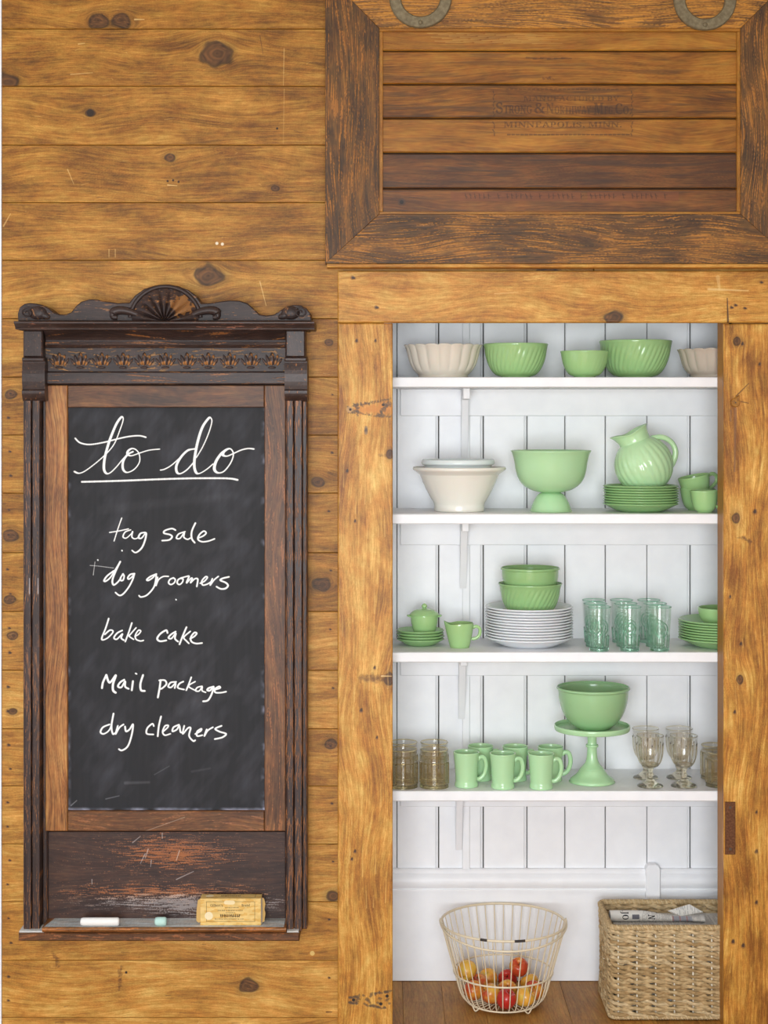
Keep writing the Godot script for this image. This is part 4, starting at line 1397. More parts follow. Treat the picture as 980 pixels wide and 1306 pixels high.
func crest(root: Node3D) -> void:
	var z := 0.07
	var P := func(x: float, y: float) -> Vector2: return Vector2(wx(x, z), wy(y, z))
	var outline := PackedVector2Array()
	var keys := [[23, 409.5], [22.5, 400], [25, 392], [31, 387.5], [38, 386.3], [46, 387], [54, 389], [62, 393], [69, 398.5], [76, 401], [84, 401], [91, 398], [97, 390], [104, 384.5], [114, 381.8], [124, 382], [136, 384.5], [150, 386.5], [165, 386], [172, 377], [184, 368.5], [198, 364], [212, 363], [226, 364.5], [240, 369.5], [250, 377], [257, 387], [268, 386.5], [280, 384.5], [294, 383], [306, 383.5], [316, 387], [324, 394], [331, 401], [340, 402.5], [350, 401], [358, 395.5], [366, 391], [375, 388.8], [384, 389.5], [391, 393], [396, 399.5], [397.5, 409.5]]
	for k in keys:
		outline.append(P.call(float(k[0]), float(k[1])))
	var im := wood(376, 48, 800, EBON, {"tone": 0.0, "worn": [0.06, Vector3(150, 100, 58), 0.03]})
	var mat := board_mat(im, 0.45, 0.08)
	var board := part("crest_board", slab(outline, z, ZP + 0.012, 0.003), mat, root, true)
	# fluted shell in the middle
	var shell_im := wood(120, 60, 802, EBON, {"tone": 0.06, "worn": [0.03, Vector3(165, 110, 60), 0.08]})
	var shell_noise := noise(804, 3)
	for y in shell_im.get_height():
		for x in shell_im.get_width():
			var q := Vector2((x / RES - 89.0) / 20.0, (y / RES - 30.0) / 18.0)
			var bare := 1.0 - q.length() + 0.7 * shell_noise.get_noise_2d(x * 0.04, y * 0.04)
			if bare > 0.0:
				mixpx(shell_im, x, y, Color8(164, 112, 62), clampf(bare * 5.0, 0.0, 0.8))
	var st := begin()
	var c: Vector2 = P.call(211.0, 411.0)
	var rx := 43.0 / sc(z)
	var ry := 43.0 / sc(z)
	var seg := 144
	var rows := 12
	for i in rows + 1:
		for j in seg + 1:
			var th := PI * j / seg
			var t := float(i) / rows
			var lobe := pow(absf(sin(9.0 * th)), 0.5)
			var r := t * (0.95 + 0.05 * lobe)
			var zz := z + 0.001 + 0.03 * pow(sin(PI * (0.08 + 0.90 * pow(t, 0.75))), 0.8) * (0.45 + 0.55 * lobe)
			var p := Vector3(c.x + rx * r * cos(th), c.y + ry * r * sin(th), zz)
			st.set_uv(Vector2(0.5 + 0.5 * r * cos(th), 1.0 - r * sin(th)))
			st.add_vertex(p)
	for i in rows:
		for j in seg:
			var a := i * (seg + 1) + j
			var b := a + 1
			var d := a + seg + 1
			st.add_index(a); st.add_index(b); st.add_index(d)
			st.add_index(b); st.add_index(d + 1); st.add_index(d)
	st.generate_normals()
	part("shell", st.commit(), board_mat(shell_im, 0.4, 0.06), board, true)
	# raised rim following the shell's arch
	var arch := []
	for j in 15:
		var th := PI * (0.04 + 0.92 * j / 14.0)
		arch.append(Vector3(wx(211.0, z) + 45.5 / sc(z) * cos(th), wy(411.0, z) + 45.5 / sc(z) * sin(th), z))
	part("shell_rim", tube(spline(arch, 4), 0.0065, 8), mat, board, true)
	# scrolls at the foot of the shell, volutes at the ends
	for s in [-1.0, 1.0]:
		var keys2 := [[22.0, 406.0], [34.0, 402.0], [46.0, 397.5], [58.0, 396.0], [66.0, 398.5], [66.5, 404.0], [61.0, 405.0]]
		var pts := []
		for k in keys2:
			pts.append(Vector3(wx(211.0 + s * k[0], z), wy(k[1], z), z + 0.004))
		var rad := PackedFloat32Array()
		var sp := spline(pts, 6)
		for i in sp.size():
			rad.append(lerpf(0.006, 0.013, sin(PI * i / sp.size() * 0.8)) * (1.0 if i < sp.size() * 0.7 else 0.7))
		part("scroll", tube(sp, rad, 8), board_mat(wood(40, 20, 806 + int(s), EBON, {"worn": [0.3 if s > 0 else 0.1, Vector3(170, 116, 64), 0.05]}), 0.42), board, true)
		var cx := 42.0 if s < 0 else 377.0
		var vb := begin()
		blob(vb, P.call(cx - s * -6.0 * -1.0, 399.0), 12.0 / sc(z), 9.0 / sc(z), 0.012, 0.0, z - 0.001, 20, 6)
		blob(vb, P.call(cx - s * 13.0, 402.0), 10.0 / sc(z), 5.0 / sc(z), 0.009, s * 0.35, z - 0.001, 16, 5)
		part("volute", vb.commit(), mat, board, true)
		var sp2 := []
		for k in 18:
			var a := k * 0.55
			var rr := (9.5 - k * 0.42) / sc(z)
			sp2.append(Vector3(wx(cx + s * 6.0, z) - s * cos(a) * rr, wy(399.0, z) + sin(a) * rr * 0.8, z + 0.004 + k * 0.0006))
		part("volute_spiral", tube(spline(sp2, 3), 0.0022, 6), mat, board, true)

func chalk_stick(length: float, r: float) -> ArrayMesh:
	var prof := PackedVector2Array([Vector2(0, 0), Vector2(r * 0.7, 0.0), Vector2(r * 0.92, 0.002), Vector2(r, 0.006), Vector2(r * 1.0, length * 0.4), Vector2(r * 0.97, length - 0.008), Vector2(r * 0.85, length - 0.002), Vector2(r * 0.5, length), Vector2(0, length)])
	var n := noise(3, 2)
	var m := lathe(prof, 20, func(th: float, i: int, p: Vector3) -> Vector3:
		var q := p * (1.0 + 0.05 * n.get_noise_2d(th * 1.5, i * 0.9))
		return Vector3(length / 2.0 - p.y, r * 0.98 + q.x, q.z))
	# lathe() turned about y; the bend above lays it along x
	return m

func slate_mat() -> StandardMaterial3D:
	var res := 3.0
	var w := int(254.5 * res)
	var h := int(518 * res)
	var n1 := noise(41, 3)
	var n2 := noise(42, 3)
	var data := PackedByteArray()
	data.resize((w / 3) * (h / 3) * 3)
	var at := 0
	for y in h / 3:
		for x in w / 3:
			var cloud := n1.get_noise_2d(x * 0.014, y * 0.010) + 0.5 * n2.get_noise_2d(x * 0.05 + y * 0.03, y * 0.02)
			var wipe := n2.get_noise_2d(x * 0.12, y * 0.008)
			var v := 33.0 + 24.0 * clampf(cloud + 0.15, 0.0, 1.0) + 4.0 * wipe
			# chalk dust caught along the edges of the frame, in clumps
			var e: float = minf(minf(x, w / 3 - 1 - x), h / 3 - 1 - y)
			e = maxf(0.0, e - 2.0)
			if e < 5.0:
				v += maxf(0.0, 150.0 * (n2.get_noise_2d(x * 0.035, y * 0.035) - 0.12 + (0.6 if h / 3 - 1 - y < 6 else (0.2 if y > 330 else 0.0)))) * (1.0 - e / 5.0)
			data[at] = int(clampf(v * 0.98, 0, 255))
			data[at + 1] = int(clampf(v * 0.98, 0, 255))
			data[at + 2] = int(clampf(v * 1.08, 0, 255))
			at += 3
	var im := Image.create_from_data(w / 3, h / 3, false, Image.FORMAT_RGB8, data)
	im.resize(w, h, Image.INTERPOLATE_CUBIC)
	handwriting(im, res)
	var m := plain(Color.WHITE, 0.62, 0.4)
	m.albedo_texture = tex(im)
	return m

func pen(im: Image, res: float, ox: float, oy: float, scale: float, pts: Array, w: float, thick := 1.0, alpha := 0.95) -> void:
	var keys := []
	for i in range(0, pts.size(), 2):
		keys.append(Vector3(ox + pts[i] / scale - 84.5, oy + pts[i + 1] / scale - 518.0, 0.0))
	var sp := spline(keys, 7)
	for i in sp.size() - 1:
		var a := Vector2(sp[i].x, sp[i].y)
		var b := Vector2(sp[i + 1].x, sp[i + 1].y)
		# down strokes are pressed harder
		var d := (b - a).normalized()
		var k := w * lerpf(1.0, thick, clampf(d.y, 0.0, 1.0))
		stroke(im, a, b, k, k, Color8(244, 243, 240), alpha, res, 1.6)

func handwriting(im: Image, res: float) -> void:
	var a := [90.0, 520.0, 8.167]
	var b := [210.0, 520.0, 8.167]
	var c := [130.0, 650.0, 6.125]
	var d := [110.0, 700.0, 9.8]
	var e := [180.0, 710.0, 8.167]
	var f := [120.0, 780.0, 6.533]
	var g := [120.0, 850.0, 5.444]
	var h := [120.0, 900.0, 5.444]
	var all := [
		[a, 1.5, 2.2, [40, 665, 95, 682, 180, 640, 340, 510, 450, 385, 515, 230, 548, 125, 532, 96, 480, 165, 422, 300, 388, 400, 355, 530, 348, 635, 372, 683, 412, 678, 475, 620, 545, 535, 600, 480]],
		[a, 1.5, 2.0, [650, 458, 592, 490, 548, 560, 547, 640, 590, 674, 665, 640, 718, 565, 715, 485, 682, 438, 640, 425, 600, 450, 594, 485, 635, 500, 720, 472, 820, 442, 928, 431]],
		[a, 1.9, 1.1, [48, 318, 100, 365, 200, 383, 350, 360, 500, 322, 620, 298, 720, 292, 785, 308]],
		[a, 2.4, 1.0, [118, 772, 500, 762, 980, 743, 1300, 735, 1630, 736, 1740, 752]],
		[b, 1.5, 1.6, [-45, 650, 0, 640, 70, 600, 150, 530, 230, 455, 315, 425]],
		[b, 1.7, 1.9, [318, 430, 245, 442, 172, 512, 124, 600, 126, 668, 162, 687, 230, 648, 298, 575]],
		[b, 1.5, 2.3, [330, 520, 400, 400, 460, 260, 491, 150, 482, 108, 458, 110, 395, 200, 348, 340, 316, 500, 309, 610, 330, 678, 370, 682, 440, 640, 505, 585]],
		[b, 1.7, 2.2, [640, 440, 590, 478, 535, 560, 518, 640, 556, 678, 620, 660, 690, 570, 716, 480, 682, 427, 625, 450, 606, 490, 650, 504, 720, 475, 800, 440, 870, 425, 930, 430]],
		[c, 1.5, 1.0, [155, 65, 125, 150, 95, 245]], [c, 1.5, 1.0, [60, 178, 140, 165, 208, 150]],
		[c, 1.5, 1.2, [225, 158, 182, 175, 165, 212, 190, 222, 228, 190, 240, 172, 234, 212, 258, 228, 290, 215]],
		[c, 1.8, 1.3, [338, 178, 302, 186, 286, 218, 310, 222, 344, 182, 338, 235, 310, 300, 265, 335, 235, 318]],
		[c, 2.0, 1.1, [575, 160, 545, 148, 492, 164, 486, 184, 530, 195, 548, 212, 525, 236, 470, 242]],
		[c, 1.7, 1.2, [650, 172, 600, 190, 582, 222, 610, 224, 642, 182, 640, 215, 668, 232, 690, 222]],
		[c, 1.9, 1.2, [730, 105, 702, 170, 702, 225, 725, 258]],
		[c, 1.9, 1.1, [752, 222, 792, 205, 814, 182, 795, 168, 762, 195, 750, 230, 780, 250, 830, 246, 880, 228]],
		[c, 1.6, 1.0, [156, 318, 158, 322]],
		[d, 1.9, 1.2, [345, 275, 262, 338, 224, 395, 245, 404, 300, 360, 352, 280, 425, 160]],
		[d, 2.0, 1.2, [425, 160, 365, 285, 327, 395, 343, 450, 390, 420, 432, 368]],
		[d, 1.9, 1.0, [462, 312, 428, 365, 434, 396, 462, 388, 474, 338, 455, 315]],
		[d, 1.9, 1.1, [605, 310, 552, 320, 520, 360, 535, 378, 580, 342, 600, 312, 580, 385, 530, 480, 465, 560, 415, 582, 365, 545]],
		[e, 1.9, 1.1, [160, 180, 100, 205, 60, 238, 76, 247, 120, 220, 155, 185, 150, 260, 125, 330, 60, 400, 0, 420, -22, 405]],
		[e, 1.7, 1.2, [172, 215, 155, 300, 182, 240, 230, 207, 285, 205]],
		[e, 1.8, 1.1, [340, 220, 302, 236, 286, 270, 310, 290, 346, 270, 355, 236, 332, 221]],
		[e, 1.8, 1.1, [420, 220, 386, 240, 376, 274, 400, 290, 430, 265, 436, 232, 412, 224, 495, 200]],
		[e, 1.8, 1.2, [500, 205, 474, 272, 518, 226, 532, 230, 516, 270, 560, 230, 590, 236, 580, 310]],
		[e, 1.8, 1.1, [615, 277, 660, 255, 690, 217, 670, 210, 632, 255, 642, 295, 690, 285, 730, 260]],
		[e, 1.8, 1.2, [742, 230, 720, 295, 762, 240, 805, 205]],
		[e, 2.1, 1.1, [915, 210, 850, 226, 826, 246, 880, 270, 905, 300, 880, 330, 830, 335, 785, 312]],
		[e, 1.4, 1.0, [362, 445, 366, 450]],
		[f, 1.8, 1.2, [122, 58, 96, 140, 66, 215, 72, 236, 112, 220, 152, 180, 156, 160, 130, 156, 90, 190]],
		[f, 1.9, 1.1, [235, 157, 192, 180, 166, 218, 190, 230, 235, 187, 226, 220, 248, 238]],
		[f, 1.9, 1.1, [315, 95, 290, 170, 260, 250]], [f, 1.7, 1.1, [350, 135, 304, 188, 292, 204, 330, 232]],
		[f, 1.7, 1.1, [340, 207, 370, 190, 389, 163, 370, 156, 345, 195, 350, 230, 385, 245, 412, 240]],
		[f, 2.2, 1.1, [612, 178, 600, 156, 552, 185, 526, 225, 550, 247, 602, 240]],
		[f, 2.0, 1.1, [680, 167, 642, 190, 620, 218, 645, 224, 680, 182, 674, 225, 700, 250]],
		[f, 2.1, 1.1, [770, 130, 740, 200, 712, 272]], [f, 1.8, 1.1, [802, 165, 748, 214, 770, 245, 790, 265]],
		[f, 2.0, 1.1, [800, 227, 835, 207, 855, 182, 835, 176, 806, 215, 812, 250, 850, 266, 900, 262]],
		[g, 2.4, 1.1, [85, 60, 62, 110, 55, 150]], [g, 2.6, 1.1, [85, 60, 108, 112, 150, 62, 132, 120, 132, 165, 150, 182]],
		[g, 2.2, 1.1, [210, 92, 182, 110, 166, 138, 190, 144, 215, 104, 216, 140, 240, 155]],
		[g, 2.3, 1.1, [270, 102, 262, 165]], [g, 1.8, 1.0, [288, 48, 296, 52]], [g, 2.4, 1.1, [340, 60, 322, 120, 326, 164, 352, 170]],
		[g, 2.3, 1.1, [462, 95, 455, 150, 443, 215]], [g, 2.0, 1.1, [452, 97, 490, 96, 502, 122, 472, 152, 455, 155]],
		[g, 2.0, 1.1, [570, 107, 532, 112, 515, 138, 535, 145, 565, 117, 560, 150]],
		[g, 1.9, 1.1, [620, 105, 592, 120, 582, 148, 625, 160]],
		[g, 1.9, 1.1, [675, 75, 655, 130, 640, 165]], [g, 1.7, 1.1, [702, 105, 656, 136, 700, 165]],
		[g, 1.7, 1.1, [750, 137, 717, 146, 705, 168, 730, 170, 750, 142, 750, 168, 775, 180]],
		[g, 2.2, 1.1, [830, 140, 797, 150, 786, 164, 805, 167, 830, 142, 815, 195, 790, 235, 757, 242]],
		[g, 2.0, 1.1, [835, 162, 874, 150, 868, 139, 840, 156, 842, 180, 880, 182, 917, 175]],
		[h, 1.9, 1.2, [108, 130, 62, 150, 45, 184, 70, 195, 112, 158, 135, 55]], [h, 1.9, 1.2, [135, 55, 121, 140, 130, 195, 146, 190]],
		[h, 2.0, 1.1, [165, 140, 150, 196, 176, 152, 205, 130]], [h, 2.1, 1.1, [215, 145, 222, 178, 246, 165, 270, 130, 262, 200, 235, 280, 195, 310, 172, 302]],
		[h, 2.0, 1.1, [415, 142, 404, 126, 370, 156, 366, 194, 412, 200]], [h, 2.1, 1.1, [465, 75, 450, 140, 442, 212]],
		[h, 1.9, 1.1, [477, 182, 510, 152, 514, 137, 492, 142, 476, 182, 492, 205, 530, 195]],
		[h, 2.0, 1.1, [590, 132, 552, 150, 545, 178, 574, 166, 592, 140, 600, 182, 616, 186]],
		[h, 2.0, 1.1, [626, 140, 616, 195, 650, 157, 670, 156, 660, 210, 688, 245, 702, 240]],
		[h, 2.0, 1.1, [702, 197, 740, 176, 744, 161, 716, 180, 716, 210, 752, 205]], [h, 2.0, 1.1, [782, 165, 766, 210, 790, 172, 825, 150]],
		[h, 2.1, 1.1, [885, 140, 842, 160, 870, 180, 916, 196, 890, 220, 838, 232]],
	]
	for s in all:
		var o: Array = s[0]
		pen(im, res, o[0], o[1], o[2], s[3], s[1], s[2])
	# fainter, older marks
	pen(im, res, d[0], d[1], d[2], [45, 207, 150, 215, 250, 228, 345, 240], 0.9, 1.0, 0.5)
	pen(im, res, d[0], d[1], d[2], [110, 160, 95, 270, 88, 330], 0.9, 1.0, 0.5)
	pen(im, res, d[0], d[1], d[2], [143, 136, 147, 144], 1.6, 1.0, 0.5)
	for q in [[90.7, 1027.3, 97.9, 1021.0, 1.6, 0.4], [160.0, 998.6, 190.0, 997.7, 4.0, 0.16], [197.0, 988.0, 216.0, 977.0, 1.6, 0.16], [135.0, 1019.0, 152.0, 1015.0, 1.6, 0.3], [245.0, 984.0, 268.0, 980.0, 3.0, 0.1], [110.0, 596.0, 130.0, 560.0, 5.0, 0.05], [250.0, 700.0, 310.0, 690.0, 14.0, 0.05], [205.0, 772.0, 235.0, 760.0, 12.0, 0.07], [230.0, 905.0, 300.0, 880.0, 18.0, 0.05], [130.0, 650.0, 300.0, 632.0, 12.0, 0.05]]:
		stroke(im, Vector2(q[0] - 84.5, q[1] - 518.0), Vector2(q[2] - 84.5, q[3] - 518.0), q[4], q[4] * 0.7, Color8(220, 220, 226), q[5], res, q[4] * 1.5)

func chalk_box(y: float) -> void:
	var z := 0.082
	var xa := wx(255.5, z)
	var xb := wx(333.0, z)
	var ya := y
	var h := 34.0 / sc(z)
	var t := thing("chalk_box", Vector3((xa + xb) / 2.0, ya, z - 0.022), "small worn yellow cardboard chalk box with printed label on ledge", "box")
	var res := 6.0
	var w := int(78 * res)
	var ih := int(34 * res)
	var im := Image.create(w, ih, false, Image.FORMAT_RGB8)
	var n := noise(51, 3)
	for yy in ih:
		for xx in w:
			var v := n.get_noise_2d(xx * 0.012, yy * 0.02) * 14.0 + n.get_noise_2d(xx * 0.2, yy * 0.2) * 5.0
			var edge := 18.0 if n.get_noise_2d(xx * 0.01 + 9.0, yy * 0.03) > 0.18 else 0.0
			im.set_pixel(xx, yy, Color8(int(clampf(226 + v - edge * 0.4, 0, 255)), int(clampf(192 + v - edge, 0, 255)), int(clampf(122 + v - edge * 1.4, 0, 255))))
	var ink := Color8(64, 48, 34)
	for q in [[8, 4, 70, 4], [8, 29, 70, 29], [8, 4, 8, 29], [70, 4, 70, 29]]:
		stroke(im, Vector2(q[0], q[1]), Vector2(q[2], q[3]), 0.6, 0.6, ink, 0.5, res)
	var serif := SystemFont.new()
	serif.font_names = PackedStringArray(["Droid Serif"])
	serif.font_weight = 700
	letters(im, "Gilbert's", 13, 6.8, 3.6, 16, serif, ink, 0.85, res, 0.2)
	letters(im, "Brand", 53, 6.8, 3.4, 11, serif, ink, 0.85, res, 0.2)
	# small print no one can read any more
	var rng := RandomNumberGenerator.new()
	rng.seed = 8
	for line in [[32, 50, 11.0, 0.9], [23, 55, 14.5, 1.3], [33, 45, 17.5, 0.9], [19, 56, 25.5, 1.0]]:
		var x: float = line[0]
		while x < line[1]:
			stroke(im, Vector2(x, line[2]), Vector2(x + rng.randf_range(-0.3, 0.5), line[2] + line[3]), 0.5, 0.5, ink, 0.6, res)
			x += rng.randf_range(0.7, 1.5)
	var xx2 := 26.0
	while xx2 < 51.0:
		stroke(im, Vector2(xx2, 20.2), Vector2(xx2 + rng.randf_range(-0.6, 0.6), 23.4), 1.1, 1.1, ink, 0.8, res)
		stroke(im, Vector2(xx2, 20.4 + rng.randf_range(0.0, 2.4)), Vector2(xx2 + 1.6, 20.4 + rng.randf_range(0.0, 2.4)), 0.7, 0.7, ink, 0.7, res)
		xx2 += 2.4
	spot_at(im, 11, 22, 5.2, Color8(240, 224, 186), 0.9, res)
	stroke(im, Vector2(33, 5), Vector2(42, 5), 5.0, 5.0, Color8(238, 220, 178), 0.85, res)
	var lab := plain(Color.WHITE, 0.75, 0.3)
	lab.albedo_texture = tex(im)
	var card := plain(Color8(206, 168, 104), 0.8, 0.3)
	var grey := plain(Color8(150, 142, 130), 0.85, 0.3)
	var lean := part("carton", box(Vector3(xa, ya, z - 0.044), Vector3(xb, ya + h, z), 0.001), lab, t, true)
	lean.set_meta("label", "yellowed carton with printed label")
	part("end_flap", slab(PackedVector2Array([Vector2(xb + 0.0005, ya + 0.004), Vector2(xb + 0.009, ya + 0.007), Vector2(xb + 0.012, ya + h * 0.4), Vector2(xb + 0.009, ya + h * 0.55), Vector2(xb + 0.012, ya + h * 0.75), Vector2(xb + 0.008, ya + h * 0.95), Vector2(xb + 0.0005, ya + h)]), z - 0.012, z - 0.015, 0.0005), card, t, true)
	part("end_flap", slab(PackedVector2Array([Vector2(xb + 0.0005, ya), Vector2(xb + 0.003, ya + 0.002), Vector2(xb + 0.004, ya + h * 0.5), Vector2(xb + 0.003, ya + h), Vector2(xb + 0.0005, ya + h)]), z - 0.003, z - 0.006, 0.0005), grey, t, true)
	part("end_flap", slab(PackedVector2Array([Vector2(xa - 0.0005, ya + 0.006), Vector2(xa - 0.006, ya + 0.004), Vector2(xa - 0.0125, ya + 0.01), Vector2(xa - 0.012, ya + h * 0.5), Vector2(xa - 0.008, ya + h * 0.9), Vector2(xa - 0.0005, ya + h * 0.96)]), z - 0.010, z - 0.013, 0.0005), card, t, true)

func spot_at(im: Image, x: float, y: float, r: float, c: Color, alpha: float, res: float) -> void:
	stroke(im, Vector2(x, y), Vector2(x + 0.01, y), r * 2.0, r * 2.0, c, alpha, res, 3.0)

# ---------------------------------------------------------------- wares on the shelves
func on(shelf: int, px: float, z: float) -> Vector3:
	return Vector3(wx(px, z), SHELF_Y[shelf] + 0.0004, z)

# outer profile of a rounded mixing bowl: foot radius fb, rim radius r, height h
func bowl_profile(fb: float, r: float, h: float, flare := 0.0, foot := 0.004, full := 1.0) -> PackedVector2Array:
	var out := PackedVector2Array([Vector2(fb, 0.0), Vector2(fb + 0.0008, 0.001), Vector2(fb + 0.001, foot)])
	for i in 21:
		var t := i / 20.0
		var k := 1.0 - pow(1.0 - t, 2.0)
		var e := lerpf(t, sqrt(maxf(k, 0.0)), full)
		out.append(Vector2(fb + 0.001 + (r - flare - fb - 0.001) * e + flare * pow(t, 10.0), foot + (h - foot) * t))
	return out

# flutes: n of them, twisted by twist radians over the height; only between shares a and b of the height, both sides of the wall
func fluted(n: int, depth: float, twist: float, h: float, a := 0.08, b := 0.9, soft := 0.12) -> Callable:
	return func(th: float, _i: int, p: Vector3) -> Vector3:
		var t := p.y / h
		var k := clampf((t - a) / soft, 0.0, 1.0) * clampf((b - t) / soft, 0.0, 1.0)
		var f := absf(sin((th * n + twist * n * t) * 0.5))
		var s := 1.0 - depth * k * (1.0 - f)
		return Vector3(p.x * s, p.y, p.z * s)

func bowl_mesh(wpx: float, hpx: float, fpx: float, z: float, flutes := 0, twist := 0.0, flare := 0.0, depth := 0.03, wall := 0.004) -> ArrayMesh:
	var s := sc(z)
	var h := hpx / s
	var prof := walled(bowl_profile(fpx / s / 2.0, wpx / s / 2.0, h, flare), wall, 0.006)
	return lathe(prof, flutes * 6 if flutes else 72, fluted(flutes, depth, twist, h) if flutes else null)

# bowl whose rim waves in and out in wide lobes
func lobed_bowl(called: String, px: float, z: float, wpx: float, hpx: float, fpx: float, mat: Material, label: String) -> void:
	var s := sc(z)
	var h := hpx / s
	var r := wpx / s / 2.0
	var fb := fpx / s / 2.0
	var keys := [Vector2(fb, 0.0), Vector2(fb + 0.001, 0.006), Vector2(fb + 0.002, 0.010), Vector2(lerpf(fb, r, 0.34), h * 0.24), Vector2(lerpf(fb, r, 0.60), h * 0.45), Vector2(lerpf(fb, r, 0.74), h * 0.68), Vector2(lerpf(fb, r, 0.86), h * 0.88), Vector2(r, h)]
	var prof := walled(smooth_profile(keys, 4), 0.005, 0.009)
	var bend := func(th: float, _i: int, p: Vector3) -> Vector3:
		var t := clampf(p.y / h, 0.0, 1.0)
		var k := clampf((t - 0.14) / 0.2, 0.0, 1.0)
		var f := pow(absf(sin(th * 9.0)), 0.6)
		var m := 1.0 - 0.045 * k * (1.0 - f)
		return Vector3(p.x * m, p.y + (0.003 * f * pow(t, 6.0)), p.z * m)
	var t := thing(called, on(0, px, z), label, "bowl")
	part("bowl_body", lathe(prof, 162, bend), mat, t)

func simple_bowl(shelf_at: Vector3, called: String, mesh: ArrayMesh, mat: Material, label: String, group := "") -> Node3D:
	var t := thing(called, shelf_at, label, "bowl", group)
	part("bowl_body", mesh, mat, t)
	return t

func shelf_top() -> void:
	var z := -0.25
	lobed_bowl("fluted_bowl", 565.5, z, 101, 40.5, 62, M.cream, "cream fluted bowl with scalloped rim at left end of top shelf")
	simple_bowl(on(0, 658, z), "swirl_bowl", bowl_mesh(83, 43, 36, z, 34, 0.35, 0.004, 0.02), M.jade_deep, "medium green swirl bowl beside the cream bowl on top shelf", "green bowls on the top shelf")
	simple_bowl(on(0, 746, -0.205), "swirl_bowl", bowl_mesh(62, 33.5, 26, -0.205, 30, 0.3, 0.003, 0.006), M.jade_deep, "small green bowl in front of the largest swirl bowl, top shelf", "green bowls on the top shelf")
	simple_bowl(on(0, 811, -0.305), "swirl_bowl", bowl_mesh(93, 47.5, 40, -0.305, 38, 0.4, 0.004, 0.02), M.jade_deep, "largest green swirl bowl, right of the small one on top shelf", "green bowls on the top shelf")
	lobed_bowl("fluted_bowl", 915, -0.25, 101, 35, 66, M.taupe, "greyish taupe fluted bowl half hidden at right end of top shelf")

# a plate or saucer of radius r standing on its foot ring
func plate_mesh(r: float, rise: float, wall := 0.0048) -> ArrayMesh:
	var fb := r * 0.56
	var keys := [Vector2(fb, 0.0), Vector2(fb + 0.002, 0.001), Vector2(r * 0.68, rise * 0.22), Vector2(r * 0.82, rise * 0.56), Vector2(r * 0.95, rise * 0.88), Vector2(r, rise)]
	return lathe(walled(smooth_profile(keys, 3), wall, 0.0052), 72)

func plate_stack(called: String, at: Vector3, r: float, rise: float, pitch: float, count: int, mat: Material, label: String, category: String, group: String) -> float:
	var mesh := plate_mesh(r, rise)
	var rng := RandomNumberGenerator.new()
	rng.seed = int(r * 10000.0) + count
	for i in count:
		var where := "topmost" if i == count - 1 else ("lowest" if i == 0 else "%s up from the bottom" % ["", "second", "third", "fourth", "fifth", "sixth", "seventh", "eighth", "ninth", "tenth", "eleventh", "twelfth"][i])
		var t := thing(called, at + Vector3(rng.randf_range(-0.0008, 0.0008), pitch * i, rng.randf_range(-0.0008, 0.0008)), "%s, %s of its stack" % [label, where], category, group)
		part("plate_body", mesh, mat, t)
	return at.y + pitch * (count - 1)

func cup_mesh(r: float, h: float, fb: float) -> ArrayMesh:
	return lathe(walled(bowl_profile(fb, r, h, 0.001, 0.003, 0.85), 0.003, 0.005), 48)

func handle(pts: Array, r := 0.004, flat := 1.4) -> ArrayMesh:
	return tube(spline(pts, 6), r, 8, false, flat)

func cup(at: Vector3, r: float, h: float, turn: float, tilt: float, label: String) -> Node3D:
	var t := thing("teacup", at, label, "cup", "green cups on the second shelf")
	part("cup_body", cup_mesh(r, h, r * 0.5), M.jade_deep, t)
	part("handle", handle([Vector3(r * 0.96, h * 0.88, 0), Vector3(r * 1.25, h * 0.92, 0), Vector3(r * 1.48, h * 0.78, 0), Vector3(r * 1.42, h * 0.52, 0), Vector3(r * 1.12, h * 0.34, 0), Vector3(r * 0.84, h * 0.26, 0)], 0.0042), M.jade_deep, t)
	t.rotation = Vector3(0, turn, tilt)
	return t

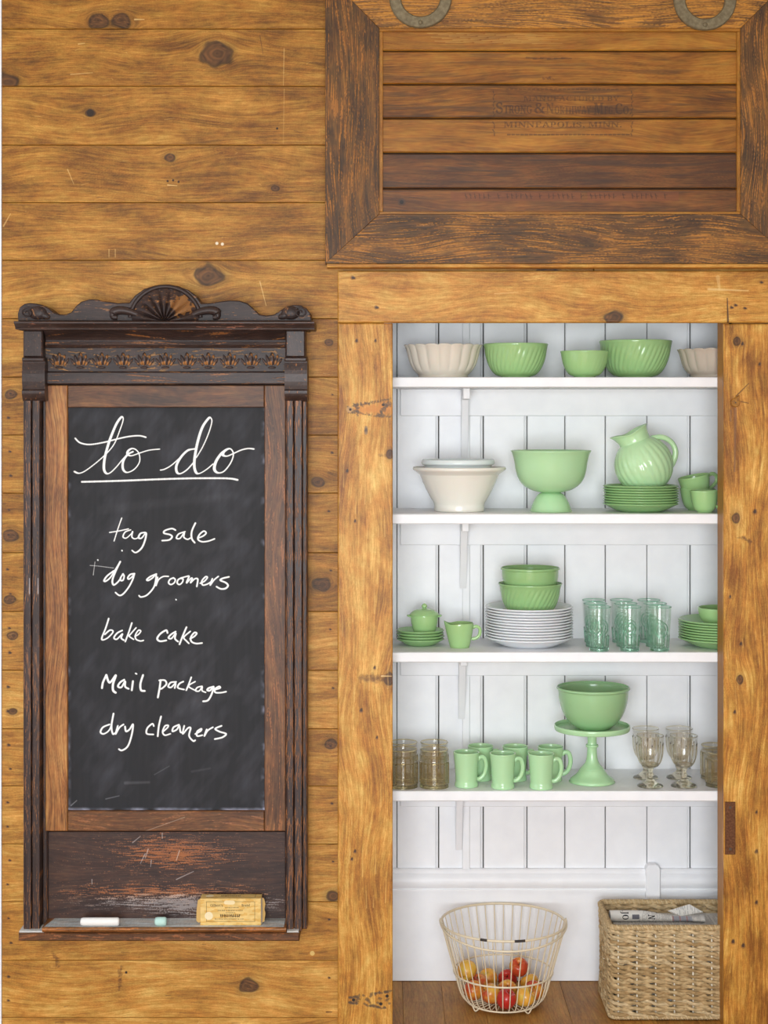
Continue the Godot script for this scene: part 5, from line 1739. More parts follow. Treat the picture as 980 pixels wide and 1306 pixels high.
func shelf_second() -> void:
	# wide ironstone bowl with a second bowl in it
	var z := -0.25
	var s := sc(z)
	var R := 59.0 / s
	var h := 56.0 / s
	var keys := [Vector2(31.0 / s, 0.0), Vector2(32.0 / s, 0.003), Vector2(32.0 / s, 8.0 / s), Vector2(34.0 / s, 13.0 / s), Vector2(41.0 / s, 26.0 / s), Vector2(47.5 / s, 40.0 / s), Vector2(50.0 / s, 45.0 / s), Vector2(51.0 / s, 47.0 / s), Vector2(53.5 / s, 49.0 / s), Vector2(R, 53.0 / s), Vector2(R, h)]
	var t := thing("ironstone_bowl", on(1, 586, z), "wide off-white ironstone bowl with flared rim on second shelf", "bowl")
	part("bowl_body", lathe(walled(smooth_profile(keys, 4), 0.005, 0.012), 96, func(th: float, _i: int, p: Vector3) -> Vector3:
		var v := p.y * s
		var k := clampf((v - 12.0) / 6.0, 0.0, 1.0) * clampf((44.0 - v) / 5.0, 0.0, 1.0)
		var arch := 1.0 + 0.010 * k * clampf(absf(sin(th * 5.0 + 0.4)) * 6.0 - 0.4 - maxf(v - 34.0, 0.0) * 0.25, 0.0, 1.0)
		return Vector3(p.x * arch, p.y, p.z * arch)), M.ironstone, t)
	var h2 := 42.0 / s
	var k2 := [Vector2(20.0 / s, 0.0), Vector2(21.0 / s, 0.003), Vector2(34.0 / s, 16.0 / s), Vector2(42.0 / s, 30.0 / s), Vector2(43.0 / s, 34.5 / s), Vector2(45.2 / s, 36.0 / s), Vector2(46.6 / s, 38.0 / s), Vector2(46.0 / s, h2)]
	simple_bowl(on(1, 584.5, z) + Vector3(0, 23.4 / s, 0), "nested_bowl", lathe(walled(smooth_profile(k2, 4), 0.005, 0.008), 72), M.frost, "pale bluish white bowl nested inside the wide ironstone bowl")
	# footed bowl
	z = -0.235
	s = sc(z)
	var foot := [Vector2(26.5 / s, 0.0), Vector2(27.0 / s, 0.002), Vector2(26.0 / s, 0.006), Vector2(22.5 / s, 12.0 / s), Vector2(17.0 / s, 21.0 / s), Vector2(12.0 / s, 24.0 / s)]
	t = thing("footed_bowl", on(1, 703, z), "large pale green footed bowl in the middle of second shelf", "bowl")
	var fo := walled(smooth_profile(foot, 4), 0.004, -1.0)
	var fp := PackedVector2Array([Vector2(0, 0)])
	fp.append_array(smooth_profile(foot, 4))
	fp.append(Vector2(0, 24.0 / s))
	part("foot", lathe(fp, 64), M.jade, t)
	var bk := [Vector2(9.0 / s, 23.6 / s), Vector2(13.0 / s, 24.2 / s), Vector2(27.0 / s, 28.0 / s), Vector2(38.0 / s, 36.0 / s), Vector2(44.0 / s, 48.0 / s), Vector2(46.5 / s, 62.0 / s), Vector2(48.5 / s, 71.0 / s), Vector2(51.4 / s, 77.5 / s)]
	part("bowl_body", lathe(walled(smooth_profile(bk, 4), 0.004, 26.5 / s), 80), M.jade, t)
	# stack of plates with the ball pitcher
	z = -0.235
	s = sc(z)
	var at := on(1, 817.5, z)
	var y := plate_stack("dessert_plate", at, 48.0 / s, 0.0235, 0.0078, 8, M.jade_mid, "pale green plate under the ball pitcher", "plate", "green plates under the pitcher")
	pitcher(Vector3(wx(821.5, z), y + 0.0056, z))
	# cups at the right end
	cup(on(1, 889, -0.30), 0.052, 0.068, 0.5, 0.0, "green teacup standing behind, under the tilted cup, second shelf right")
	var c := cup(on(1, 889, -0.30) + Vector3(0.002, 0.042, 0.002), 0.050, 0.066, 0.2, 0.2, "green teacup tilted inside another cup, second shelf right")
	cup(on(1, 899, -0.19), 0.044, 0.066, -0.5, 0.0, "front green teacup standing by the casing on second shelf")

func pitcher(at: Vector3) -> void:
	var t := thing("ball_pitcher", at, "mint green ribbed ball pitcher with tilted spout on plate stack", "pitcher")
	var R := 0.0905
	var lean := deg_to_rad(21.0)
	var cy := 0.0835
	# ribbed ball with a flat foot
	var prof := PackedVector2Array([Vector2(0.0, -R * 0.91)])
	for i in 41:
		var a := lerpf(-1.16, 1.18, i / 40.0)
		prof.append(Vector2(R * cos(a), R * sin(a)))
	for i in 20:
		var a := lerpf(1.18, -1.2, i / 19.0)
		prof.append(Vector2((R - 0.005) * cos(a), (R - 0.005) * sin(a)))
	prof.append(Vector2(0.0, -(R - 0.005) * 0.93))
	var ball := lathe(prof, 150, func(th: float, i: int, p: Vector3) -> Vector3:
		var v := p.y / R
		var k := clampf((0.78 - v) / 0.2, 0.0, 1.0) * clampf((v + 0.92) / 0.2, 0.0, 1.0) if i < 42 else 0.0
		var f := pow(absf(sin((th * 25.0 - 5.0 * v) * 0.5)), 0.7)
		return p * Vector3(1.0 - 0.03 * k * (1.0 - f), 1.0, 1.0 - 0.03 * k * (1.0 - f)))
	var b := part("ball", ball, M.jade_mint, t)
	b.position = Vector3(0, cy, 0)
	b.rotation.z = lean * 0.9
	# foot disc
	var foot := part("foot", lathe(PackedVector2Array([Vector2(0, 0), Vector2(0.042, 0), Vector2(0.046, 0.004), Vector2(0.044, 0.016), Vector2(0, 0.016)]), 48), M.jade_mint, t)
	foot.position = Vector3(0.002, 0.0, 0)
	# collar, drawn out to a lip on the left
	var cr := 0.0495
	var ch := 0.040
	var cp := walled(smooth_profile([Vector2(cr * 1.02, 0.0), Vector2(cr * 0.97, 0.01), Vector2(cr * 1.0, 0.03), Vector2(cr * 1.1, ch)], 5), 0.005, -1.0)
	# keep it an open ring
	var ring := PackedVector2Array()
	for i in range(2, cp.size() - 3):
		ring.append(cp[i])
	ring.append(ring[0])
	var collar := lathe(ring, 72, func(th: float, _i: int, p: Vector3) -> Vector3:
		var v := clampf(p.y / ch, 0.0, 1.0)
		var d := wrapf(th - PI, -PI, PI)
		var lip := exp(-d * d * 1.6) * pow(v, 1.8)
		var back := exp(-pow(wrapf(th, -PI, PI), 2.0) * 1.2) * v * v
		return p + Vector3(-0.015 * lip, 0.002 * lip + 0.004 * back - 0.007 * exp(-pow(absf(d) - 1.3, 2.0) * 5.0) * v * v, 0.0))
	var c := part("spout_collar", collar, M.jade_mint, t)
	c.rotation.z = lean
	c.position = Vector3(-sin(lean), cos(lean), 0) * (R * 0.79) + Vector3(0, cy, 0)
	# looped handle from the collar over to the ball's right side
	var P := func(px: float, py: float) -> Vector3: return Vector3((px - 821.5) / sc(at.z), (625.5 - py) / sc(at.z), 0.0)
	part("handle", tube(spline([P.call(820.0, 563.0), P.call(826.0, 560.0), P.call(835.0, 556.5), P.call(846.0, 556.0), P.call(856.0, 561.5), P.call(861.5, 571.0), P.call(861.5, 580.0), P.call(857.5, 589.5), P.call(854.0, 593.0)], 6), PackedFloat32Array(Array(range(49)).map(func(i): return 0.0088 - 0.0022 * sin(PI * i / 48.0))), 10, false, 1.25), M.jade_mint, t)

func shelf_third() -> void:
	# saucers with the lidded sugar bowl
	var z := -0.27
	var s := sc(z)
	var at := on(2, 536.5, z)
	var y := plate_stack("saucer", at, 30.5 / s, 0.0185, 0.0088, 4, M.jade_mid, "green saucer under the sugar bowl", "saucer", "green saucers under the sugar bowl")
	var t := thing("sugar_bowl", Vector3(wx(541.5, z), y + 0.0056, z), "small green lidded sugar bowl standing on the saucers", "sugar bowl")
	var r := 17.5 / s
	var keys := [Vector2(r * 0.70, 0.0), Vector2(r * 0.74, 0.002), Vector2(r * 0.86, 8.0 / s), Vector2(r * 0.97, 16.0 / s), Vector2(r, 23.0 / s), Vector2(r * 1.0, 25.0 / s)]
	part("bowl_body", lathe(walled(smooth_profile(keys, 4), 0.003, 0.005), 56), M.jade_deep, t)
	for sd in [-1.0, 1.0]:
		part("handle", tube(spline([Vector3(sd * r * 0.96, 23.0 / s, 0.010), Vector3(sd * r * 1.16, 24.0 / s, 0.009), Vector3(sd * r * 1.22, 24.2 / s, 0.0), Vector3(sd * r * 1.16, 24.0 / s, -0.009), Vector3(sd * r * 0.96, 23.0 / s, -0.010)], 4), 0.0028, 7), M.jade_deep, t)
	var lid := part("lid", lathe(smooth_profile([Vector2(r * 0.5, 25.2 / s), Vector2(r * 1.04, 25.2 / s), Vector2(r * 1.05, 26.2 / s), Vector2(r * 0.92, 28.5 / s), Vector2(r * 0.66, 31.5 / s), Vector2(r * 0.3, 33.0 / s), Vector2(0, 33.3 / s)], 4), 56), M.jade_deep, t)
	part("knob", lathe(smooth_profile([Vector2(2.6 / s, 32.6 / s), Vector2(2.4 / s, 33.6 / s), Vector2(3.6 / s, 35.5 / s), Vector2(3.4 / s, 37.2 / s), Vector2(1.6 / s, 39.2 / s), Vector2(0, 39.8 / s)], 4), 24), M.jade_deep, lid)
	# creamer
	z = -0.215
	s = sc(z)
	t = thing("creamer", on(2, 586.5, z), "small green creamer jug with pouring lip on third shelf", "creamer")
	r = 17.6 / s
	var h := 31.0 / s
	var ck := [Vector2(r * 0.68, 0.0), Vector2(r * 0.71, 0.002), Vector2(r * 0.83, h * 0.3), Vector2(r * 0.94, h * 0.62), Vector2(r * 1.0, h * 0.9), Vector2(r * 1.0, h)]
	part("jug_body", lathe(walled(smooth_profile(ck, 4), 0.003, 0.005), 64, func(th: float, _i: int, p: Vector3) -> Vector3:
		var v := clampf(p.y / h, 0.0, 1.0)
		var d := wrapf(th - PI, -PI, PI)
		var lip := exp(-d * d * 7.0) * pow(v, 3.0)
		return p + Vector3(-0.006 * lip, 0.006 * lip - 0.003 * exp(-pow(absf(d) - 0.9, 2.0) * 5.0) * pow(v, 4.0), 0)), M.jade_deep, t)
	part("handle", handle([Vector3(r * 0.94, h * 0.80, 0), Vector3(r * 1.2, h * 0.86, 0), Vector3(r * 1.46, h * 0.76, 0), Vector3(r * 1.44, h * 0.52, 0), Vector3(r * 1.2, h * 0.38, 0), Vector3(r * 0.86, h * 0.34, 0)], 0.0036), M.jade_deep, t)
	# white dinner plates with two bowls on them
	z = -0.255
	s = sc(z)
	at = on(2, 675, z)
	y = plate_stack("dinner_plate", at, 56.0 / s, 0.027, 0.0085, 12, M.porcelain, "white dinner plate below the two nested bowls", "plate", "white plates on the third shelf")
	var p := Vector3(wx(676.5, z), y + 0.0056, z)
	simple_bowl(p, "swirl_bowl", bowl_mesh(82, 38.5, 44, z, 34, 0.5, 0.006, 0.022), M.jade_mid, "green swirl bowl standing on the stack of white plates", "bowls on the white plates")
	s = sc(z)
	var k3 := [Vector2(19.0 / s, 0.0), Vector2(20.0 / s, 0.002), Vector2(30.0 / s, 10.0 / s), Vector2(35.0 / s, 22.0 / s), Vector2(36.2 / s, 34.0 / s), Vector2(36.4 / s, 36.0 / s), Vector2(37.6 / s, 37.0 / s), Vector2(37.4 / s, 39.0 / s)]
	simple_bowl(p + Vector3(0, 19.5 / s, 0), "plain_bowl", lathe(walled(smooth_profile(k3, 4), 0.004, 0.006), 72), M.jade_mid, "plain green bowl nested inside the swirl bowl on white plates", "bowls on the white plates")
	# nine pale green tumblers
	var made := tumbler_meshes()
	var rows := [["front", -0.142, [764.5, 803.5, 841.5]], ["middle", -0.235, [759.5, 798.5, 836.0]], ["back", -0.328, [757.5, 793.0, 828.0]]]
	for row in rows:
		for i in 3:
			var g := thing("tumbler", on(2, row[2][i], row[1]), "pale green glass tumbler, %s row, %s of three" % [row[0], ["left", "middle", "right"][i]], "tumbler", "pale green tumblers")
			part("glass_wall", made[0], M.glass_green, g)
			part("bottom", made[1], M.solid_green, g)
			part("rim", made[2], M.solid_green, g)
			part("embossed_oval", made[3], M.solid_green, g)
			part("facet_ribs", made[4], M.solid_green, g)
			g.rotation.y = -0.45 + 0.25 * i
	# green plates with a little bowl at the right end
	z = -0.235
	s = sc(z)
	at = on(2, 921, z)
	y = plate_stack("bread_plate", at, 55.0 / s, 0.026, 0.0080, 8, M.jade_mid, "green plate by the right casing, third shelf", "plate", "green plates at the right end")
	simple_bowl(Vector3(wx(921, z), y + 0.0056, z), "small_bowl", bowl_mesh(60, 24, 32, z), M.jade_deep, "small green bowl on plates, half hidden by the right casing")

# wall of a glass from height y0 up: outer face, rounded lip, inner face
func glass_wall(outer: PackedVector2Array, y0: float, wall: float, seg: int, bend = null) -> ArrayMesh:
	var ring := PackedVector2Array()
	for p in outer:
		if p.y >= y0:
			ring.append(p)
	var n := ring.size()
	for i in range(n - 1, -1, -1):
		ring.append(ring[i] + Vector2(-wall, 0.0005 if i == n - 1 else 0.0))
	ring.append(ring[0])
	return lathe(ring, seg, bend)

func at_height(outer: PackedVector2Array, y: float) -> float:
	for i in outer.size() - 1:
		if outer[i + 1].y >= y and outer[i + 1].y > outer[i].y:
			return lerpf(outer[i].x, outer[i + 1].x, clampf((y - outer[i].y) / (outer[i + 1].y - outer[i].y), 0.0, 1.0))
	return outer[outer.size() - 1].x

# upright ridges that follow the glass
func ribs(outer: PackedVector2Array, count: int, y0: float, y1: float, r: float, phase := 0.0) -> ArrayMesh:
	var st := begin()
	var base := 0
	for i in count:
		var a := TAU * (i + phase) / count
		var pts := PackedVector3Array()
		for k in 9:
			var y := lerpf(y0, y1, k / 8.0)
			var q := at_height(outer, y) - r * 0.2
			pts.append(Vector3(cos(a) * q, y, sin(a) * q))
		base = add_tube(st, pts, r, 6, false, 1.0, Vector3.ZERO, base)
	st.generate_normals()
	return st.commit()

func tumbler_meshes() -> Array:
	var s := sc(-0.142)
	var h := 55.5 / s
	var r := 15.2 / s
	var outer := smooth_profile([Vector2(r * 0.74, 0.0), Vector2(r * 0.80, 0.002), Vector2(r * 0.80, 0.006), Vector2(r * 0.78, 0.010), Vector2(r * 0.83, h * 0.3), Vector2(r * 0.90, h * 0.6), Vector2(r * 0.97, h * 0.9), Vector2(r, h)], 6)
	var oval := begin()
	var base := 0
	for c in [PI * 0.5, PI * 1.5]:
		for k in 2:
			var pts := PackedVector3Array()
			for i in 28:
				var a := TAU * i / 28.0
				var y: float = h * (0.50 + [0.17, 0.09][k] * sin(a))
				var th: float = c + [0.62, 0.36][k] * cos(a)
				var q := at_height(outer, y) + 0.0002
				pts.append(Vector3(cos(th) * q, y, sin(th) * q))
			base = add_tube(oval, pts, 0.0018, 6, true, 1.0, Vector3.ZERO, base)
	oval.generate_normals()
	var bottom := lathe(smooth_profile([Vector2(0, 0.0), Vector2(r * 0.72, 0.0), Vector2(r * 0.80, 0.002), Vector2(r * 0.80, 0.007), Vector2(r * 0.76, 0.0098), Vector2(r * 0.4, 0.0085), Vector2(0, 0.008)], 4), 48)
	return [glass_wall(outer, 0.0105, 0.003, 72), bottom, tube(ring_pts(Vector3(0, h + 0.0008, 0), r - 0.0012, 48), 0.0017, 7, true), oval.commit(), ribs(outer, 14, 0.012, h * 0.36, 0.0013)]

# amber tumbler with upright panels under a plain rim: wall, bottom, rim, ribs
func panel_glass(at: Vector3, r: float, h: float, panels: int, top: float, label: String, group: String) -> void:
	var outer := smooth_profile([Vector2(r * 0.93, 0.0), Vector2(r * 0.97, 0.002), Vector2(r, 0.008), Vector2(r, h * 0.3), Vector2(r, h * top), Vector2(r * 0.94, h * (top + 0.05)), Vector2(r * 0.95, h * 0.9), Vector2(r * 0.97, h)], 5)
	var t := thing("amber_tumbler", at, label, "tumbler", group)
	part("glass_wall", glass_wall(outer, 0.0115, 0.0034, 72), M.glass_amber, t)
	part("bottom", lathe(smooth_profile([Vector2(0, 0.0), Vector2(r * 0.92, 0.0), Vector2(r * 0.98, 0.002), Vector2(r * 0.99, 0.008), Vector2(r * 0.94, 0.0108), Vector2(r * 0.5, 0.0095), Vector2(0, 0.009)], 4), 48), M.solid_amber, t)
	part("rim", tube(ring_pts(Vector3(0, h + 0.0008, 0), r * 0.97 - 0.0014, 48), 0.0019, 7, true), M.solid_amber, t)
	part("panel_ribs", ribs(outer, panels, 0.012, h * top, 0.0021), M.solid_amber, t)
	part("collar_ridge", tube(ring_pts(Vector3(0, h * (top + 0.01), 0), r - 0.0006, 48), 0.0019, 7, true), M.solid_amber, t)
	t.rotation.y = at.x * 7.0

func goblet(at: Vector3, scale: float, label: String) -> void:
	var t := thing("goblet", at, label, "goblet", "pale amber goblets")
	var h := 64.0 * scale
	var outer := smooth_profile([Vector2(3.6 * scale, 23.0 * scale), Vector2(8.0 * scale, 24.5 * scale), Vector2(13.6 * scale, 31.0 * scale), Vector2(16.2 * scale, 40.0 * scale), Vector2(17.0 * scale, 52.0 * scale), Vector2(17.6 * scale, h)], 5)
	part("bowl", glass_wall(outer, 24.0 * scale, 0.0028, 72), M.glass_gold, t)
	part("bowl_bottom", lathe(smooth_profile([Vector2(0, 23.0 * scale), Vector2(4.0 * scale, 23.0 * scale), Vector2(8.0 * scale, 24.6 * scale), Vector2(11.4 * scale, 28.4 * scale), Vector2(8.0 * scale, 29.6 * scale), Vector2(0, 28.6 * scale)], 4), 40), M.solid_gold, t)
	part("rim", tube(ring_pts(Vector3(0, h + 0.0008, 0), 17.6 * scale - 0.0014, 48), 0.0017, 7, true), M.solid_gold, t)
	part("bowl_ribs", ribs(outer, 12, 26.0 * scale, 55.0 * scale, 0.0017), M.solid_gold, t)
	part("stem", lathe(smooth_profile([Vector2(0, 0), Vector2(15.0 * scale, 0.0), Vector2(16.2 * scale, 0.6 * scale), Vector2(15.0 * scale, 2.2 * scale), Vector2(9.0 * scale, 5.0 * scale), Vector2(4.6 * scale, 8.5 * scale), Vector2(3.2 * scale, 12.0 * scale), Vector2(4.8 * scale, 15.0 * scale), Vector2(3.4 * scale, 18.0 * scale), Vector2(4.2 * scale, 22.8 * scale), Vector2(0, 22.9 * scale)], 5), 48), M.solid_gold, t)

func shelf_low() -> void:
	# amber tumblers left and right
	var s := sc(-0.17)
	for q in [[514.5, -0.168, "front amber panelled tumbler at the left edge of lowest shelf"], [554.0, -0.168, "front amber panelled tumbler next to the mugs on lowest shelf"], [515.0, -0.275, "rear amber panelled tumbler at the left edge of lowest shelf"], [554.0, -0.275, "rear amber panelled tumbler next to the mugs on lowest shelf"]]:
		panel_glass(on(3, q[0], q[1]), 18.6 / s, 47.5 / s, 10, 0.66, q[2], "amber tumblers at the left")
	for q in [[916.5, -0.18, "front amber tumbler cut off by the right casing"], [910.0, -0.285, "rear amber tumbler cut off by the right casing"]]:
		panel_glass(on(3, q[0], q[1]), 16.0 / s, 43.0 / s, 12, 0.8, q[2], "amber tumblers at the right")
	# six mugs
	s = sc(-0.19)
	var r := 16.6 / s
	var h := 43.5 / s
	var mug := lathe(walled(smooth_profile([Vector2(r * 0.86, 0.0), Vector2(r * 0.89, 0.002), Vector2(r * 0.88, h * 0.08), Vector2(r * 0.83, h * 0.16), Vector2(r * 0.84, h * 0.3), Vector2(r * 0.89, h * 0.6), Vector2(r * 0.96, h * 0.88), Vector2(r, h)], 4), 0.0035, 0.006), 64)
	var loop := handle([Vector3(r * 0.88, h * 0.76, 0), Vector3(r * 1.12, h * 0.84, 0), Vector3(r * 1.42, h * 0.80, 0), Vector3(r * 1.55, h * 0.58, 0), Vector3(r * 1.40, h * 0.34, 0), Vector3(r * 1.08, h * 0.21, 0), Vector3(r * 0.82, h * 0.20, 0)], 0.0046, 1.5)
	var mugs := [[595.0, -0.175, "front", "nearest the amber tumblers", 0.12], [641.5, -0.155, "front", "middle of three", 0.08], [690.5, -0.150, "front", "nearest the cake stand", 0.02], [613.0, -0.268, "rear", "nearest the amber tumblers", 0.05], [657.5, -0.262, "rear", "middle of three", 0.1], [702.5, -0.255, "rear", "nearest the cake stand", -0.05]]
	for q in mugs:
		var t := thing("mug", on(3, q[0], q[1]), "pale green mug, %s row, %s" % [q[2], q[3]], "mug", "green mugs on the lowest shelf")
		part("mug_body", mug, M.jade, t)
		part("handle", loop, M.jade, t)
		t.rotation.y = q[4]
	# cake stand and the mixing bowl on it
	var z := -0.235
	s = sc(z)
	var t := thing("cake_stand", on(3, 755.5, z), "green pedestal cake stand in the middle of lowest shelf", "cake stand")
	var ped := smooth_profile([Vector2(0, 0), Vector2(27.0 / s, 0.0), Vector2(28.2 / s, 1.2 / s), Vector2(27.0 / s, 4.0 / s), Vector2(20.0 / s, 9.5 / s), Vector2(16.0 / s, 15.5 / s), Vector2(14.6 / s, 17.2 / s), Vector2(14.2 / s, 18.0 / s), Vector2(9.0 / s, 24.0 / s), Vector2(6.8 / s, 32.0 / s), Vector2(6.2 / s, 43.5 / s), Vector2(7.8 / s, 44.5 / s), Vector2(7.8 / s, 47.5 / s), Vector2(6.0 / s, 48.5 / s), Vector2(6.0 / s, 61.0 / s), Vector2(8.0 / s, 64.5 / s), Vector2(0, 64.6 / s)], 5)
	part("pedestal", lathe(ped, 56), M.jade, t)
	var pl := smooth_profile([Vector2(0, 64.8 / s), Vector2(30.0 / s, 64.8 / s), Vector2(45.5 / s, 65.6 / s), Vector2(48.0 / s, 68.0 / s), Vector2(48.2 / s, 72.0 / s), Vector2(46.8 / s, 72.6 / s), Vector2(45.6 / s, 70.0 / s), Vector2(42.0 / s, 68.6 / s), Vector2(0, 68.4 / s)], 4)
	part("plate", lathe(pl, 80), M.jade, t)
	var k := [Vector2(21.0 / s, 0.0), Vector2(22.0 / s, 0.002), Vector2(31.0 / s, 8.0 / s), Vector2(39.0 / s, 20.0 / s), Vector2(43.5 / s, 35.0 / s), Vector2(44.8 / s, 47.0 / s), Vector2(45.4 / s, 49.0 / s), Vector2(46.8 / s, 50.4 / s), Vector2(46.2 / s, 52.2 / s)]
	simple_bowl(Vector3(wx(757, z), SHELF_Y[3] + 68.9 / s, z), "mixing_bowl", lathe(walled(smooth_profile(k, 4), 0.004, 0.006), 80), M.jade_dusk, "deep green mixing bowl with rolled rim on the cake stand")
	# four goblets
	var g := 1.0 / sc(-0.18)
	goblet(on(3, 829.5, -0.175), g, "pale amber stemmed goblet, front row, nearer the cake stand")
	goblet(on(3, 872.5, -0.175), g, "pale amber stemmed goblet, front row, nearer the right casing")
	goblet(on(3, 824.0, -0.290), g, "pale amber stemmed goblet, rear row, nearer the cake stand")
	goblet(on(3, 866.5, -0.290), g, "pale amber stemmed goblet, rear row, nearer the right casing")

# ---------------------------------------------------------------- on the closet floor
func ring_pts(c: Vector3, r: float, n := 48) -> PackedVector3Array:
	var out := PackedVector3Array()
	for i in n:
		var a := TAU * i / n
		out.append(c + Vector3(cos(a) * r, 0, sin(a) * r))
	return out

func wire_basket() -> void:
	var z := -0.208
	var c := Vector3(wx(642, z), 0.0, z)
	var t := thing("wire_basket", c, "round cream wire egg basket with bail handle on closet floor", "basket")
	var rr := 0.190          # rim radius
	var rh := 0.252          # rim height
	var wr := 0.0018
	var rm := 0.150
	var hm := 0.102
	var rb := 0.112
	var hb := 0.014
	part("rim", tube(ring_pts(Vector3(0, rh, 0), rr, 64), 0.0038, 8, true), M.wire, t)
	part("middle_hoop", tube(ring_pts(Vector3(0, hm, 0), rm + 0.002, 56), 0.0027, 7, true), M.wire, t)
	part("bottom_hoop", tube(ring_pts(Vector3(0, hb, 0), rb, 48), 0.0027, 7, true), M.wire, t)
	part("inner_hoop", tube(ring_pts(Vector3(0, hb, 0), 0.032, 24), 0.0022, 6, true), M.wire, t)
	var n := 40
	for i in n:
		var a := TAU * (i + 0.5) / n
		var d := Vector3(cos(a), 0, sin(a))
		var keys := [d * (rr + 0.001) + Vector3(0, rh + 0.003, 0), d * (rr - 0.004) + Vector3(0, rh - 0.02, 0), d * rm + Vector3(0, hm, 0), d * (rb + 0.022) + Vector3(0, 0.045, 0), d * (rb + 0.010) + Vector3(0, 0.024, 0), d * (rb - 0.004) + Vector3(0, hb + 0.003, 0), d * (0.07) + Vector3(0, hb + 0.003, 0), d * 0.033 + Vector3(0, hb + 0.003, 0)]
		part("upright_wire", tube(spline(keys, 4), wr, 6), M.wire, t)
	# four little looped feet
	for i in 4:
		var a := PI / 4.0 + PI / 2.0 * i + 0.12
		var d := Vector3(cos(a), 0, sin(a))
		var q := Vector3(-d.z, 0, d.x)
		part("foot", tube(spline([d * rb + q * 0.014 + Vector3(0, hb, 0), d * (rb + 0.001) + q * 0.006 + Vector3(0, 0.006, 0), d * (rb + 0.001) + Vector3(0, 0.0032, 0), d * (rb + 0.001) - q * 0.006 + Vector3(0, 0.006, 0), d * rb - q * 0.014 + Vector3(0, hb, 0)], 5), 0.0025, 6), M.wire, t)
	# bail handle folded down over the front
	var hp := []
	for i in 17:
		var a := PI * i / 16.0
		hp.append(Vector3(cos(a) * (rr + 0.004), rh + 0.004 - 0.030 * sin(a) , sin(a) * (rr + 0.012)))
	var bail := part("bail_handle", tube(spline(hp, 4), 0.0032, 8), M.wire, t)
	for sd in [-1.0, 1.0]:
		part("ear", tube(ring_ear(Vector3(sd * (rr + 0.003), rh + 0.002, 0), 0.008), 0.0022, 6, true), M.wire, bail)
	# places where the coating is worn to dark metal
	for q in [[0.44, 0.045], [0.62, 0.03]]:
		var seg := PackedVector3Array()
		for i in 7:
			var a: float = PI * q[0] + q[1] * PI * (i / 6.0 - 0.5) * 1.2
			seg.append(Vector3(cos(a) * rr, rh, sin(a) * rr))
		part("worn_patch", tube(seg, 0.0041, 8), M.worn_wire, t)
	apples(c, rb, hb)

func ring_ear(c: Vector3, r: float) -> PackedVector3Array:
	var out := PackedVector3Array()
	for i in 14:
		var a := TAU * i / 14.0
		out.append(c + Vector3(0, cos(a) * r, sin(a) * r))
	return out

